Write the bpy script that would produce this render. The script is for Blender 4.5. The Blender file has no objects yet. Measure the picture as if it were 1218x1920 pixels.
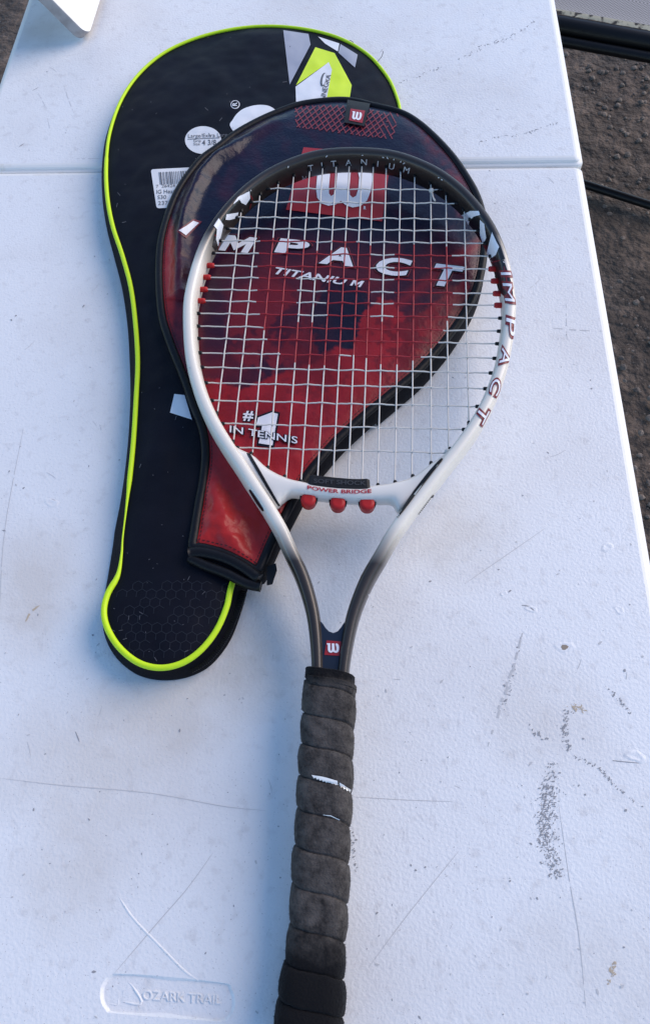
import bpy, bmesh, math, random
import numpy as np
from mathutils import Vector, Matrix, noise
from mathutils.bvhtree import BVHTree
from mathutils.geometry import tessellate_polygon, delaunay_2d_cdt
random.seed(7)
rad = math.radians
scene = bpy.context.scene
COL = scene.collection

# ------------------------------------------------------------------ camera
# table top is z = 0, x runs along the fold of the table, y away from the viewer; camera stands over (0,0)
F, CX, CY, CAMH = 1442.0, 609.0, 960.0, 0.555          # focal length and centre in photo pixels (1218 x 1920)
CAMC = Vector((0, 0, CAMH))
right = Vector((0.99883711, 0.03024532, -0.03754525))
upv = Vector((-0.01009664, 0.89270457, 0.45052926))
fwd = Vector((-0.04714322, 0.44962626, -0.89197183))
cd = bpy.data.cameras.new('camera'); cam = bpy.data.objects.new('camera', cd); COL.objects.link(cam)
cam.matrix_world = Matrix(((right.x, upv.x, -fwd.x, 0), (right.y, upv.y, -fwd.y, 0), (right.z, upv.z, -fwd.z, CAMH), (0, 0, 0, 1)))
cd.sensor_fit = 'VERTICAL'; cd.sensor_height = 24; cd.lens = 24 * F / 1920
cd.clip_start = 0.02; cd.clip_end = 400
scene.camera = cam
scene.render.resolution_x, scene.render.resolution_y = 649, 1024

# ------------------------------------------------------------------ light: low sun from the right, blue sky
SUN_EL, SUN_AZ = 34.0, 30.0          # degrees; azimuth counted from +x towards +y
w = bpy.data.worlds.new('World'); scene.world = w; w.use_nodes = True
nt = w.node_tree; bg = nt.nodes['Background']
sky = nt.nodes.new('ShaderNodeTexSky'); sky.sky_type = 'NISHITA'; sky.sun_disc = False
sky.sun_elevation = rad(SUN_EL); sky.sun_rotation = rad(90 - SUN_AZ)
sky.air_density = 1.0; sky.dust_density = 0.1; sky.ozone_density = 3.6
nt.links.new(sky.outputs[0], bg.inputs[0]); bg.inputs[1].default_value = 0.15
sd = bpy.data.lights.new('sun', 'SUN'); sd.energy = 1.75; sd.angle = rad(46); sd.color = (1.0, 0.81, 0.65)
so = bpy.data.objects.new('sun', sd); COL.objects.link(so)
sdir = Vector((math.cos(rad(SUN_EL)) * math.cos(rad(SUN_AZ)), math.cos(rad(SUN_EL)) * math.sin(rad(SUN_AZ)), math.sin(rad(SUN_EL))))
so.rotation_euler = sdir.to_track_quat('Z', 'Y').to_euler(); so.location = (3, 0, 2)
scene.view_settings.view_transform = 'Standard'; scene.view_settings.look = 'None'
scene.view_settings.gamma = 1; scene.view_settings.use_curve_mapping = False
scene.view_settings.exposure = 0.70

# ------------------------------------------------------------------ helpers
def rayd(u, v):
    return right * (u - CX) + upv * (CY - v) + fwd * F
def P(u, v, z=0.0):
    d = rayd(u, v); return CAMC + d * ((z - CAMH) / d.z)
def proj(p):
    q = Vector(p) - CAMC; c = q.dot(fwd)
    return CX + F * q.dot(right) / c, CY - F * q.dot(upv) / c
def S(c):   # sRGB 0-255 -> linear
    return tuple(((x / 255) / 12.92 if x <= 10 else ((x / 255 + .055) / 1.055) ** 2.4) for x in c)

def mat(name, col, rough=.5, metal=0.0, spec=.5, bump=None, mott=None, coat=0, sheen=0, attr=None):
    """bump=(scale,strength,distance); mott=(scale, colour2, contrast_lo, hi)"""
    m = bpy.data.materials.new(name); m.use_nodes = True
    n = m.node_tree.nodes; l = m.node_tree.links; b = n['Principled BSDF']
    b.inputs['Base Color'].default_value = (*col, 1); b.inputs['Roughness'].default_value = rough
    b.inputs['Metallic'].default_value = metal; b.inputs['Specular IOR Level'].default_value = spec
    if coat: b.inputs['Coat Weight'].default_value = coat; b.inputs['Coat Roughness'].default_value = .15
    if sheen: b.inputs['Sheen Weight'].default_value = sheen; b.inputs['Sheen Roughness'].default_value = .5
    tc = n.new('ShaderNodeTexCoord')
    src = None
    if attr:
        a = n.new('ShaderNodeAttribute'); a.attribute_name = attr; src = a.outputs['Color']
        l.new(src, b.inputs['Base Color'])
    if mott:
        t = n.new('ShaderNodeTexNoise'); t.inputs['Scale'].default_value = mott[0]; t.inputs['Detail'].default_value = 6
        l.new(tc.outputs['Object'], t.inputs['Vector'])
        r = n.new('ShaderNodeMapRange'); r.inputs[1].default_value = mott[2]; r.inputs[2].default_value = mott[3]
        l.new(t.outputs[0], r.inputs[0])
        mx = n.new('ShaderNodeMixRGB'); l.new(r.outputs[0], mx.inputs[0])
        if src: l.new(src, mx.inputs[1])
        else: mx.inputs[1].default_value = (*col, 1)
        mx.inputs[2].default_value = (*mott[1], 1); l.new(mx.outputs[0], b.inputs['Base Color'])
    if bump:
        t = n.new('ShaderNodeTexNoise'); t.inputs['Scale'].default_value = bump[0]; t.inputs['Detail'].default_value = 4
        l.new(tc.outputs['Object'], t.inputs['Vector'])
        bp = n.new('ShaderNodeBump'); bp.inputs['Strength'].default_value = bump[1]; bp.inputs['Distance'].default_value = bump[2]
        l.new(t.outputs[0], bp.inputs['Height']); l.new(bp.outputs[0], b.inputs['Normal'])
    return m

def mesh_obj(name, verts, faces, m, parent=None, smooth=True, kind=None, pinv=None, fmats=None):
    me = bpy.data.meshes.new(name); me.from_pydata([tuple(v) for v in verts], [], [tuple(f) for f in faces]); me.update()
    if smooth: me.polygons.foreach_set('use_smooth', [True] * len(me.polygons))
    for mm in (m if isinstance(m, (list, tuple)) else [m]): me.materials.append(mm)
    if fmats is not None: me.polygons.foreach_set('material_index', fmats)
    o = bpy.data.objects.new(name, me); COL.objects.link(o)
    if parent:
        o.parent = parent
        o.matrix_parent_inverse = pinv if pinv is not None else MATS[parent.name].inverted()
    if kind: o['kind'] = kind
    return o
MATS = {}
def thing(name, label, cat, loc=(0, 0, 0), m4=None, group=None):
    o = bpy.data.objects.new(name, None); COL.objects.link(o); o.empty_display_size = .05
    o.matrix_world = m4 if m4 is not None else Matrix.Translation(loc)
    MATS[o.name] = o.matrix_world.copy() if m4 is None else m4.copy()
    if m4 is None: MATS[o.name] = Matrix.Translation(loc)
    o['label'] = label; o['category'] = cat
    if group: o['group'] = group
    return o
ID4 = Matrix.Identity(4)

def catmull(pts, n, closed=False):
    pts = [Vector(p) for p in pts]; N = len(pts); out = []
    segs = N if closed else N - 1
    for i in range(segs):
        if closed: p0, p1, p2, p3 = (pts[(i + k - 1) % N] for k in range(4))
        else: p0, p1, p2, p3 = (pts[min(max(i + k - 1, 0), N - 1)] for k in range(4))
        for j in range(n):
            t = j / n
            out.append(.5 * ((2 * p1) + (p2 - p0) * t + (2 * p0 - 5 * p1 + 4 * p2 - p3) * t * t + (3 * p1 - p0 - 3 * p2 + p3) * t ** 3))
    if not closed: out.append(pts[-1])
    return out
def resample(pts, step, closed=False):
    pts = [Vector(p) for p in pts]
    if closed: pts = pts + [pts[0]]
    L = [0]
    for a, b in zip(pts, pts[1:]): L.append(L[-1] + (b - a).length)
    n = max(2, int(round(L[-1] / step))); out = []; k = 0
    for i in range(n if closed else n + 1):
        s = L[-1] * i / n
        while k < len(L) - 2 and L[k + 1] < s: k += 1
        d = L[k + 1] - L[k]; t = (s - L[k]) / d if d > 1e-12 else 0
        out.append(pts[k].lerp(pts[k + 1], t))
    return out
def tube(path, r, sides=10, closed=False, cap=True, ry=None):
    """verts, faces of a tube along 3D path; r may be a list"""
    path = [Vector(p) for p in path]; N = len(path); V = []; Fc = []
    up0 = Vector((0, 0, 1))
    for i, p in enumerate(path):
        a = path[(i - 1) % N] if closed or i > 0 else p; b = path[(i + 1) % N] if closed or i < N - 1 else p
        t = (b - a).normalized(); up = up0 if abs(t.z) < .95 else Vector((1, 0, 0))
        sx = t.cross(up).normalized(); sz = sx.cross(t)
        rr = r[i] if isinstance(r, (list, tuple)) else r; r2 = rr if ry is None else ry
        for k in range(sides):
            an = 2 * math.pi * k / sides
            V.append(p + sx * (rr * math.cos(an)) + sz * (r2 * math.sin(an)))
    for i in range(N if closed else N - 1):
        j = (i + 1) % N
        for k in range(sides):
            k2 = (k + 1) % sides; Fc.append((i * sides + k, i * sides + k2, j * sides + k2, j * sides + k))
    if cap and not closed:
        Fc.append(tuple(range(sides))); Fc.append(tuple((N - 1) * sides + k for k in reversed(range(sides))))
    return V, Fc
def boxm(x0, x1, y0, y1, z0, z1):
    V = [Vector(p) for p in ((x0, y0, z0), (x1, y0, z0), (x1, y1, z0), (x0, y1, z0), (x0, y0, z1), (x1, y0, z1), (x1, y1, z1), (x0, y1, z1))]
    return V, [(3, 2, 1, 0), (4, 5, 6, 7), (0, 1, 5, 4), (1, 2, 6, 5), (2, 3, 7, 6), (3, 0, 4, 7)]
def join(*parts):
    V, Fc = [], []
    for v, f in parts:
        o = len(V); V += list(v); Fc += [tuple(i + o for i in q) for q in f]
    return V, Fc
def inpoly(x, y, poly):
    c = False; n = len(poly); j = n - 1
    for i in range(n):
        xi, yi = poly[i]; xj, yj = poly[j]
        if (yi > y) != (yj > y) and x < (xj - xi) * (y - yi) / (yj - yi) + xi: c = not c
        j = i
    return c
def edge_dist(pts, loop):
    P_ = np.array([(p[0], p[1]) for p in pts]); A = np.array([(p[0], p[1]) for p in loop]); B = np.roll(A, -1, 0)
    D = np.full(len(P_), 1e9)
    for a, b in zip(A, B):
        ab = b - a; t = np.clip(((P_ - a) @ ab) / max(ab @ ab, 1e-15), 0, 1)
        D = np.minimum(D, np.linalg.norm(P_ - (a + t[:, None] * ab), axis=1))
    return D
def panel(loop, spacing):
    """triangulated flat sheet inside loop [(x,y)] -> list of 2D points, faces, distance to edge"""
    n = len(loop); xs = [p[0] for p in loop]; ys = [p[1] for p in loop]
    lp = [(p[0], p[1]) for p in loop]; g = []
    y = min(ys); row = 0
    while y < max(ys):
        x = min(xs) + (spacing / 2 if row % 2 else 0)
        while x < max(xs):
            if inpoly(x, y, lp): g.append((x, y))
            x += spacing
        y += spacing * .87; row += 1
    D = edge_dist(g, lp); g = [q for q, d in zip(g, D) if d > spacing * .55]
    r = delaunay_2d_cdt([Vector(p) for p in lp + g], [], [list(range(n))], 1, 1e-7)
    V2 = [(v.x, v.y) for v in r[0]]; faces = [tuple(f) for f in r[2]]
    fixed = []
    for f in faces:
        a, b, c = (V2[i] for i in f[:3])
        fixed.append(f if (b[0] - a[0]) * (c[1] - a[1]) - (b[1] - a[1]) * (c[0] - a[0]) > 0 else tuple(reversed(f)))
    return V2, fixed, edge_dist(V2, lp)
def bvh_of(verts, faces): return BVHTree.FromPolygons([Vector(v) for v in verts], [tuple(f) for f in faces])
def fine(verts, tris, res):
    bm = bmesh.new(); vs = [bm.verts.new((p[0], p[1], 0)) for p in verts]
    for t in tris:
        try: bm.faces.new([vs[i] for i in t])
        except ValueError: pass
    for _ in range(6):
        es = [e for e in bm.edges if e.calc_length() > res]
        if not es: break
        bmesh.ops.subdivide_edges(bm, edges=es, cuts=1); bmesh.ops.triangulate(bm, faces=bm.faces[:])
    bm.verts.index_update()
    V = [(v.co.x, v.co.y) for v in bm.verts]; Fc = [tuple(v.index for v in f.verts) for f in bm.faces]; bm.free()
    return V, Fc
def lay(V2, Fc, bvh, off):
    """put a flat print (points in photo pixels) onto the surface it is printed on"""
    out = []; ok = []
    for (u, v) in V2:
        d = rayd(u, v).normalized(); h = bvh.ray_cast(CAMC, d)
        if h[0] is None: out.append(Vector((0, 0, 0))); ok.append(False); continue
        nn = h[1] if h[1].dot(d) < 0 else -h[1]
        out.append(h[0] + nn * off - d * off * .5); ok.append(True)
    Fc = [f for f in Fc if all(ok[i] for i in f)]
    res = []
    for f in Fc:
        a, b, c = (out[i] for i in f[:3]); nn = (b - a).cross(c - a)
        res.append(f if nn.dot(CAMC - a) > 0 else tuple(reversed(f)))
    used = sorted({i for f in res for i in f}); ix = {k: i for i, k in enumerate(used)}
    return [out[i] for i in used], [tuple(ix[i] for i in f) for f in res]
def decal(name, loops, bvh, m, parent, off=.0003, res=6):
    """loops: list of polygons in photo pixels (each its own outline)"""
    parts = []
    for lp in loops:
        t = tessellate_polygon([[Vector((p[0], p[1], 0)) for p in lp]])
        parts.append(lay(*fine(lp, t, res), bvh, off))
    V, Fc = join(*parts)
    if Fc: return mesh_obj(name, V, Fc, m, parent)
TXT = {}
def text2d(s, bold=0.0, shear=0.0):
    k = (s, bold, shear)
    if k not in TXT:
        c = bpy.data.curves.new('t', 'FONT'); c.body = s; c.size = 1; c.offset = bold; c.shear = shear; c.resolution_u = 4
        o = bpy.data.objects.new('t', c); COL.objects.link(o); bpy.context.view_layer.update()
        me = o.evaluated_get(bpy.context.evaluated_depsgraph_get()).to_mesh()
        V = [(v.co.x, v.co.y) for v in me.vertices]; Fc = [tuple(p.vertices) for p in me.polygons]
        o.to_mesh_clear(); bpy.data.objects.remove(o); bpy.data.curves.remove(c)
        TXT[k] = (V, Fc)
    return TXT[k]
def text_decal(name, s, org, ax, ay, bvh, m, parent, off=.0003, bold=0.0, shear=0.0, res=6, fit=None, center=False):
    """org px of baseline start, ax / ay px per em; fit = total width in px along ax direction"""
    V, Fc = text2d(s, bold, shear)
    x0, x1 = min(p[0] for p in V), max(p[0] for p in V)
    k = 1.0
    if fit: k = fit / ((x1 - x0) * math.hypot(*ax))
    sh = -(x0 + x1) / 2 if center else -x0
    V2 = [(org[0] + (x + sh) * k * ax[0] + y * ay[0], org[1] + (x + sh) * k * ax[1] + y * ay[1]) for x, y in V]
    tris = []
    for f in Fc:
        for i in range(1, len(f) - 1): tris.append((f[0], f[i], f[i + 1]))
    VV, FF = lay(*fine(V2, tris, res), bvh, off)
    if FF: return mesh_obj(name, VV, FF, m, parent)
def warp_text(name, s, fn, bvh, m, parent, off=.0003, bold=0.0, shear=0.0, res=6):
    """fn maps (0..1 along the word, height in em) -> px"""
    V, Fc = text2d(s, bold, shear); x0, x1 = min(p[0] for p in V), max(p[0] for p in V)
    V, T = V, [(f[0], f[i], f[i + 1]) for f in Fc for i in range(1, len(f) - 1)]
    V2 = [fn((x - x0) / (x1 - x0), y) for x, y in V]
    VV, FF = lay(*fine(V2, T, res), bvh, off)
    if FF: return mesh_obj(name, VV, FF, m, parent)
WGL = [(0, .98), (0, .86), (.07, .82), (.07, .32), (.10, .15), (.18, .04), (.30, 0), (.42, .04), (.50, .12), (.58, .04), (.70, 0), (.83, .04), (.93, .16), (.98, .36), (.99, .62), (.96, .82), (.88, .95), (.76, .99), (.70, .93), (.72, .80), (.77, .62), (.77, .38), (.74, .24), (.69, .2), (.64, .25), (.62, .38), (.62, .97), (.40, .97), (.40, .38), (.37, .24), (.33, .2), (.29, .25), (.28, .38), (.28, .98)]
def wglyph(o, ax, ay):  # script w outline in px: o = lower-left corner
    return [(o[0] + x * ax[0] + y * ay[0], o[1] + x * ax[1] + y * ay[1]) for x, y in WGL]
def ell(cx, cy, rx, ry, n=40, a=0):
    ca, sa = math.cos(a), math.sin(a)
    return [(cx + rx * math.cos(t) * ca - ry * math.sin(t) * sa, cy + rx * math.cos(t) * sa + ry * math.sin(t) * ca) for t in (2 * math.pi * i / n for i in range(n))]
def fb(x, y, z=0, o=4): return noise.fractal(Vector((x, y, z)), 1.0, 2.0, o)

# ------------------------------------------------------------------ materials
def table_material():
    m = mat('table_plastic', (.80, .795, .78), .42, bump=(430, .34, .0012))
    n = m.node_tree.nodes; l = m.node_tree.links; b = n['Principled BSDF']; tc = n['Texture Coordinate']
    def nz(scale, det, lo, hi):
        t = n.new('ShaderNodeTexNoise'); t.inputs['Scale'].default_value = scale; t.inputs['Detail'].default_value = det
        l.new(tc.outputs['Object'], t.inputs['Vector'])
        r = n.new('ShaderNodeMapRange'); r.inputs[1].default_value = lo; r.inputs[2].default_value = hi
        l.new(t.outputs[0], r.inputs[0]); return r.outputs[0]
    def mixc(prev, fac, col, k):
        mm = n.new('ShaderNodeMath'); mm.operation = 'MULTIPLY'; l.new(fac, mm.inputs[0]); mm.inputs[1].default_value = k
        x = n.new('ShaderNodeMixRGB'); l.new(mm.outputs[0], x.inputs[0])
        if isinstance(prev, tuple): x.inputs[1].default_value = (*prev, 1)
        else: l.new(prev, x.inputs[1])
        x.inputs[2].default_value = (*col, 1); return x.outputs[0]
    def blob(x, y, rx, ry):   # stain with a place of its own
        mp = n.new('ShaderNodeMapping'); mp.vector_type = 'POINT'
        mp.inputs['Scale'].default_value = (1 / rx, 1 / ry, 1); mp.inputs['Location'].default_value = (-x / rx, -y / ry, 0)
        l.new(tc.outputs['Object'], mp.inputs['Vector'])
        g = n.new('ShaderNodeTexGradient'); g.gradient_type = 'SPHERICAL'; l.new(mp.outputs[0], g.inputs[0])
        t = n.new('ShaderNodeTexNoise'); t.inputs['Scale'].default_value = 35; t.inputs['Detail'].default_value = 5
        l.new(tc.outputs['Object'], t.inputs['Vector'])
        q = n.new('ShaderNodeMath'); q.operation = 'MULTIPLY'; l.new(g.outputs[0], q.inputs[0]); l.new(t.outputs[0], q.inputs[1])
        r = n.new('ShaderNodeMapRange'); r.inputs[1].default_value = .06; r.inputs[2].default_value = .42; l.new(q.outputs[0], r.inputs[0])
        return r.outputs[0]
    c = (.80, .795, .78)
    c = mixc(c, nz(7, 6, .46, .72), (.66, .63, .60), .60)         # handling grime
    c = mixc(c, nz(110, 4, .56, .74), (.55, .52, .50), .38)       # small smudges
    c = mixc(c, nz(800, 2, .66, .74), (.28, .26, .26), .6)       # pepper of dirt
    for (u, v, rx, ry, k) in ((190, 1430, .09, .07, .42), (330, 1330, .08, .05, .42), (130, 1640, .06, .06, .3), (590, 1010, .06, .04, .5), (1000, 1330, .06, .07, .25), (470, 1250, .06, .05, .5), (60, 1100, .05, .08, .5), (1100, 1800, .06, .05, .2), (80, 60, .05, .06, .5), (850, 1000, .07, .06, .4)):
        p = P(u, v); c = mixc(c, blob(p.x, p.y, rx, ry), (.56, .50, .43), k)
    l.new(c, b.inputs['Base Color'])
    r = nz(60, 4, .3, .7); mr = n.new('ShaderNodeMapRange'); l.new(r, mr.inputs[0]); mr.inputs[3].default_value = .34; mr.inputs[4].default_value = .55
    l.new(mr.outputs[0], b.inputs['Roughness'])
    return m
M_TABLE = table_material()
M_EDGE = mat('table_edge_plastic', (.82, .80, .75), .4, bump=(300, .2, .0005), mott=(60, (.66, .6, .5), .6, .8))
M_BLACKMETAL = mat('black_painted_metal', (.004, .004, .005), .4, spec=.3, bump=(200, .2, .0004))
M_SCUFF = mat('scuff_black', (.31, .305, .31), .8)
M_SCUFF2 = mat('scuff_grey', (.38, .36, .35), .8)
M_SCRATCH = mat('scratch_grey', (.54, .53, .52), .7)
M_TAN = mat('tan_stain', (.52, .42, .30), .8)
M_PIT = mat('gouge_brown', (.30, .24, .18), .8)

def ground_material():
    m = mat('packed_dirt', (.09, .075, .06), .9, bump=(45, .7, .03))
    n = m.node_tree.nodes; l = m.node_tree.links; b = n['Principled BSDF']; tc = n['Texture Coordinate']
    t = n.new('ShaderNodeTexNoise'); t.inputs['Scale'].default_value = 11; t.inputs['Detail'].default_value = 10; t.inputs['Roughness'].default_value = .7
    l.new(tc.outputs['Object'], t.inputs['Vector'])
    r = n.new('ShaderNodeValToRGB'); l.new(t.outputs[0], r.inputs[0])
    e = r.color_ramp.elements; e[0].position = .34; e[0].color = (.030, .022, .017, 1); e[1].position = .70; e[1].color = (.22, .16, .12, 1)
    k = e.new(.52); k.color = (.095, .069, .052, 1)
    v = n.new('ShaderNodeTexVoronoi'); v.inputs['Scale'].default_value = 95; l.new(tc.outputs['Object'], v.inputs['Vector'])
    mr = n.new('ShaderNodeMapRange'); mr.inputs[1].default_value = .20; mr.inputs[2].default_value = .10; l.new(v.outputs['Distance'], mr.inputs[0])
    mx = n.new('ShaderNodeMixRGB'); mm = n.new('ShaderNodeMath'); mm.operation = 'MULTIPLY'; mm.inputs[1].default_value = .45
    bw = n.new('ShaderNodeRGBToBW'); l.new(v.outputs['Color'], bw.inputs[0]); gr = n.new('ShaderNodeValToRGB'); l.new(bw.outputs[0], gr.inputs[0]); gr.color_ramp.elements[0].color = (.02, .016, .013, 1); gr.color_ramp.elements[1].color = (.40, .34, .29, 1)
    l.new(mr.outputs[0], mm.inputs[0]); l.new(mm.outputs[0], mx.inputs[0]); l.new(r.outputs[0], mx.inputs[1]); l.new(gr.outputs[0], mx.inputs[2])
    hs = n.new('ShaderNodeHueSaturation'); hs.inputs['Saturation'].default_value = 1.0; hs.inputs['Value'].default_value = .9
    l.new(mx.outputs[0], hs.inputs['Color']); l.new(hs.outputs[0], b.inputs['Base Color'])
    return m
M_GROUND = ground_material()
M_PEBBLE = mat('pebble', (.22, .17, .135), .8, bump=(120, .5, .003), mott=(30, (.08, .065, .055), .4, .65))
M_BAG = mat('black_polyester', (.0022, .0024, .0065), .6, spec=.16, bump=(900, .3, .0005), mott=(25, (.0036, .004, .010), .4, .7))
M_BAGSIDE = mat('black_webbing', (.0028, .003, .006), .7, spec=.12, bump=(1500, .5, .0006))
M_LIME = mat('lime_piping', (.60, .84, .02), .4, spec=.25)
M_LIMEPRINT = mat('lime_print', (.68, .86, .02), .5)
M_WHITE = mat('white_print', (.78, .78, .78), .5)
M_STICK = mat('white_paper_label', (.72, .72, .71), .6)
M_GREY = mat('grey_print', (.36, .37, .42), .5)
M_INK = mat('grey_ink', (.12, .12, .13), .6)
M_HEX = mat('honeycomb_emboss', (.013, .014, .020), .5, spec=.3)
M_BIND = mat('black_vinyl_binding', (.0045, .0045, .006), .45, spec=.22, bump=(260, .3, .0008))
M_VINYL = mat('printed_vinyl', (.2, .02, .03), .30, spec=.24, bump=(330, .35, .0009), attr='print')
M_RED = mat('red_print', (.33, .012, .02), .45)
M_DKRED = mat('dark_red_print', (.16, .008, .015), .45)
M_NAVY = mat('navy_print', (.004, .004, .012), .45, spec=.25)
M_NET = mat('net_print', (.20, .02, .03), .45)
M_BRIGHT = mat('white_vinyl_print', (.80, .80, .82), .42)
M_STRING = mat('cream_string', (.64, .60, .53), .4, spec=.35)
M_STRINGRED = mat('red_string', (.34, .012, .018), .4)
M_GROMRED = mat('red_grommet', (.42, .014, .014), .45, spec=.3)
M_GROM = mat('black_grommet', (.006, .006, .007), .5, spec=.3)
M_FWHITE = mat('white_lacquer', (.74, .69, .61), .28, coat=.4)
M_RUBBER = mat('black_rubber', (.008, .008, .009), .55, spec=.3)
M_BADGE = mat('badge_blue_black', (.010, .016, .032), .3)
M_LETTER = mat('silver_letter', (.55, .55, .55), .4)
M_TAPE = mat('white_handle_tape', (.85, .84, .80), .6)
M_BOARD = mat('white_melamine', (.80, .78, .72), .45, bump=(80, .05, .001))
M_BOARDEDGE = mat('board_edge_band', (.40, .37, .36), .6, mott=(90, (.3, .27, .26), .45, .7))

def frame_material():
    m = mat('graphite_to_white_lacquer', (.1, .1, .1), .36, coat=.2)
    n = m.node_tree.nodes; l = m.node_tree.links; b = n['Principled BSDF']; tc = n['Texture Coordinate']
    sp = n.new('ShaderNodeSeparateXYZ'); l.new(tc.outputs['Object'], sp.inputs[0])
    mr = n.new('ShaderNodeMapRange'); mr.inputs[1].default_value = 0; mr.inputs[2].default_value = .75; l.new(sp.outputs['Y'], mr.inputs[0])
    rp = n.new('ShaderNodeValToRGB'); l.new(mr.outputs[0], rp.inputs[0])
    D = (.030, .023, .019, 1); W = (.76, .70, .60, 1)
    e = rp.color_ramp.elements; e[0].position = .287 / .75; e[0].color = D; e[1].position = .318 / .75; e[1].color = W
    a = e.new(.553 / .75); a.color = W
    a = e.new(.592 / .75); a.color = D
    l.new(rp.outputs[0], b.inputs['Base Color'])
    rm = n.new('ShaderNodeValToRGB'); l.new(mr.outputs[0], rm.inputs[0])
    e = rm.color_ramp.elements; e[0].position = .287 / .75; e[0].color = (.22,) * 3 + (1,); e[1].position = .318 / .75; e[1].color = (0, 0, 0, 1)
    a = e.new(.553 / .75); a.color = (0, 0, 0, 1)
    a = e.new(.592 / .75); a.color = (.22,) * 3 + (1,)
    l.new(rm.outputs[0], b.inputs['Metallic'])
    return m
M_FRAME = frame_material()

# ------------------------------------------------------------------ ground
GZ = -0.72
gx, gy = np.meshgrid(np.linspace(-3, 3, 121), np.linspace(-2, 4, 121))
gv = []
for x, y in zip(gx.ravel(), gy.ravel()): gv.append((x, y, GZ - .006 + .010 * fb(x * 3, y * 3, 1.3)))
gf = [(j * 121 + i, j * 121 + i + 1, (j + 1) * 121 + i + 1, (j + 1) * 121 + i) for j in range(120) for i in range(120)]
# far skirt
o = len(gv); gv += [(-120, -120, GZ - .02), (120, -120, GZ - .02), (120, 120, GZ - .02), (-120, 120, GZ - .02)]
g = mesh_obj('ground', gv, gf + [(o, o + 1, o + 2, o + 3)], M_GROUND); g['kind'] = 'structure'
g['label'] = 'rough brown packed dirt ground with small stones'
# loose grit and stones
V, Fc = [], []
def pebble(x, y, r):
    o = len(V); n = 6
    for k, (rr, zz) in enumerate(((1.0, .1), (.75, .6))):
        for i in range(n):
            a = 2 * math.pi * i / n + random.uniform(-.2, .2); q = r * rr * random.uniform(.75, 1.2)
            V.append((x + q * math.cos(a), y + q * math.sin(a), GZ - .004 + zz * r * random.uniform(.7, 1.1)))
    V.append((x, y, GZ - .004 + .8 * r))
    for i in range(n):
        j = (i + 1) % n; Fc.append((o + i, o + j, o + n + j, o + n + i)); Fc.append((o + n + i, o + n + j, o + 2 * n))
for _ in range(5200):
    x, y = random.uniform(.1, 1.4), random.uniform(.2, 2.2)
    if fb(x * 4, y * 4, 9) < -.1: continue
    pebble(x, y, min(.008, abs(random.gauss(0, 1)) ** 1.5 * .0030 + .0012))
pb = mesh_obj('loose_grit', V, Fc, M_PEBBLE, smooth=False, kind='stuff')
pb['label'] = 'loose brown grit and small stones on the dirt'; pb['category'] = 'grit'

# ------------------------------------------------------------------ folding table
XL, XR, YS = -0.4215, 0.2220, 0.6838
tb = thing('folding_table', 'white plastic fold-in-half table with seam, scuffs and moulded maker plate', 'table', (-.10, YS, GZ))
def half(name, ys, z0s):
    """ys: near,far; profile of the lip on the long sides, bevel on short sides; z0s: lift at right and left"""
    y0, y1 = ys
    return name
PROF = [(0.0068, 0), (.0045, -.0004), (.0022, -.0014), (.0012, -.0024), (.0009, -.0036), (.0000, -.0040), (-.0016, -.0047), (-.0024, -.0066), (-.0024, -.034)]   # inset from edge, z
def slab(x0, x1, y0, y1, hole=None, rc=.006):
    """rounded-rectangle rings following PROF, top face may have a stadium hole"""
    def ring(ins, z):
        a, b, c, d = x0 + ins, x1 - ins, y0 + ins, y1 - ins; r = max(rc - ins * .5, .002); pts = []
        for (cx_, cy_, s) in ((b - r, d - r, 0), (a + r, d - r, 1), (a + r, c + r, 2), (b - r, c + r, 3)):
            for k in range(6):
                t = (s + k / 5) * math.pi / 2; pts.append(Vector((cx_ + r * math.cos(t), cy_ + r * math.sin(t), z)))
        return pts
    V = []; Fc = []; n = 24
    for ins, z in PROF: V += ring(ins, z)
    for i in range(len(PROF) - 1):
        for k in range(n):
            k2 = (k + 1) % n; Fc.append((i * n + k, (i + 1) * n + k, (i + 1) * n + k2, i * n + k2))
    b = (len(PROF) - 1) * n; Fc.append(tuple(b + k for k in reversed(range(n))))
    nside = len(Fc)
    if hole:
        o = len(V); V += [Vector((p[0], p[1], 0)) for p in hole]
        T = tessellate_polygon([[Vector((v.x, v.y, 0)) for v in V[:n]], [Vector((p[0], p[1], 0)) for p in hole]])
        ids = list(range(n)) + list(range(o, o + len(hole)))
        for t in T:
            q = [ids[i] for i in t]; a, b_, c = (V[i] for i in q)
            Fc.append(tuple(q) if (b_ - a).cross(c - a).z > 0 else tuple(reversed(q)))
    else: Fc.append(tuple(range(n)))
    return V, Fc, nside
# recessed maker plate (stadium), traced at the table surface
st_px = [(205, 1829), (225, 1826), (300, 1830), (420, 1843), (433, 1852), (440, 1870), (440, 1890), (432, 1907), (418, 1915), (390, 1914), (215, 1900), (198, 1893), (188, 1874), (190, 1848)]
stad = resample(catmull([P(u, v) for u, v in st_px], 6, True), .002, True)
cc = sum(stad, Vector()) / len(stad)
if sum(a.x * b.y - b.x * a.y for a, b in zip(stad, stad[1:] + stad[:1])) < 0: stad.reverse()
near_V, near_F, ns = slab(XL, XR, YS - .8, YS - .0012, [(p.x, p.y) for p in stad])
near = mesh_obj('tabletop_panel', near_V, near_F, [M_EDGE, M_TABLE], tb, smooth=False, fmats=[0] * ns + [1] * (len(near_F) - ns))
for i, p in enumerate(near.data.polygons): p.use_smooth = False
far_V, far_F, ns2 = slab(XL, XR + .0008, YS + .0022, YS + .8)
far_V = [Vector((v.x, v.y, v.z + .0012 + .0022 * (v.x - XL) / (XR - XL))) for v in far_V]
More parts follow.
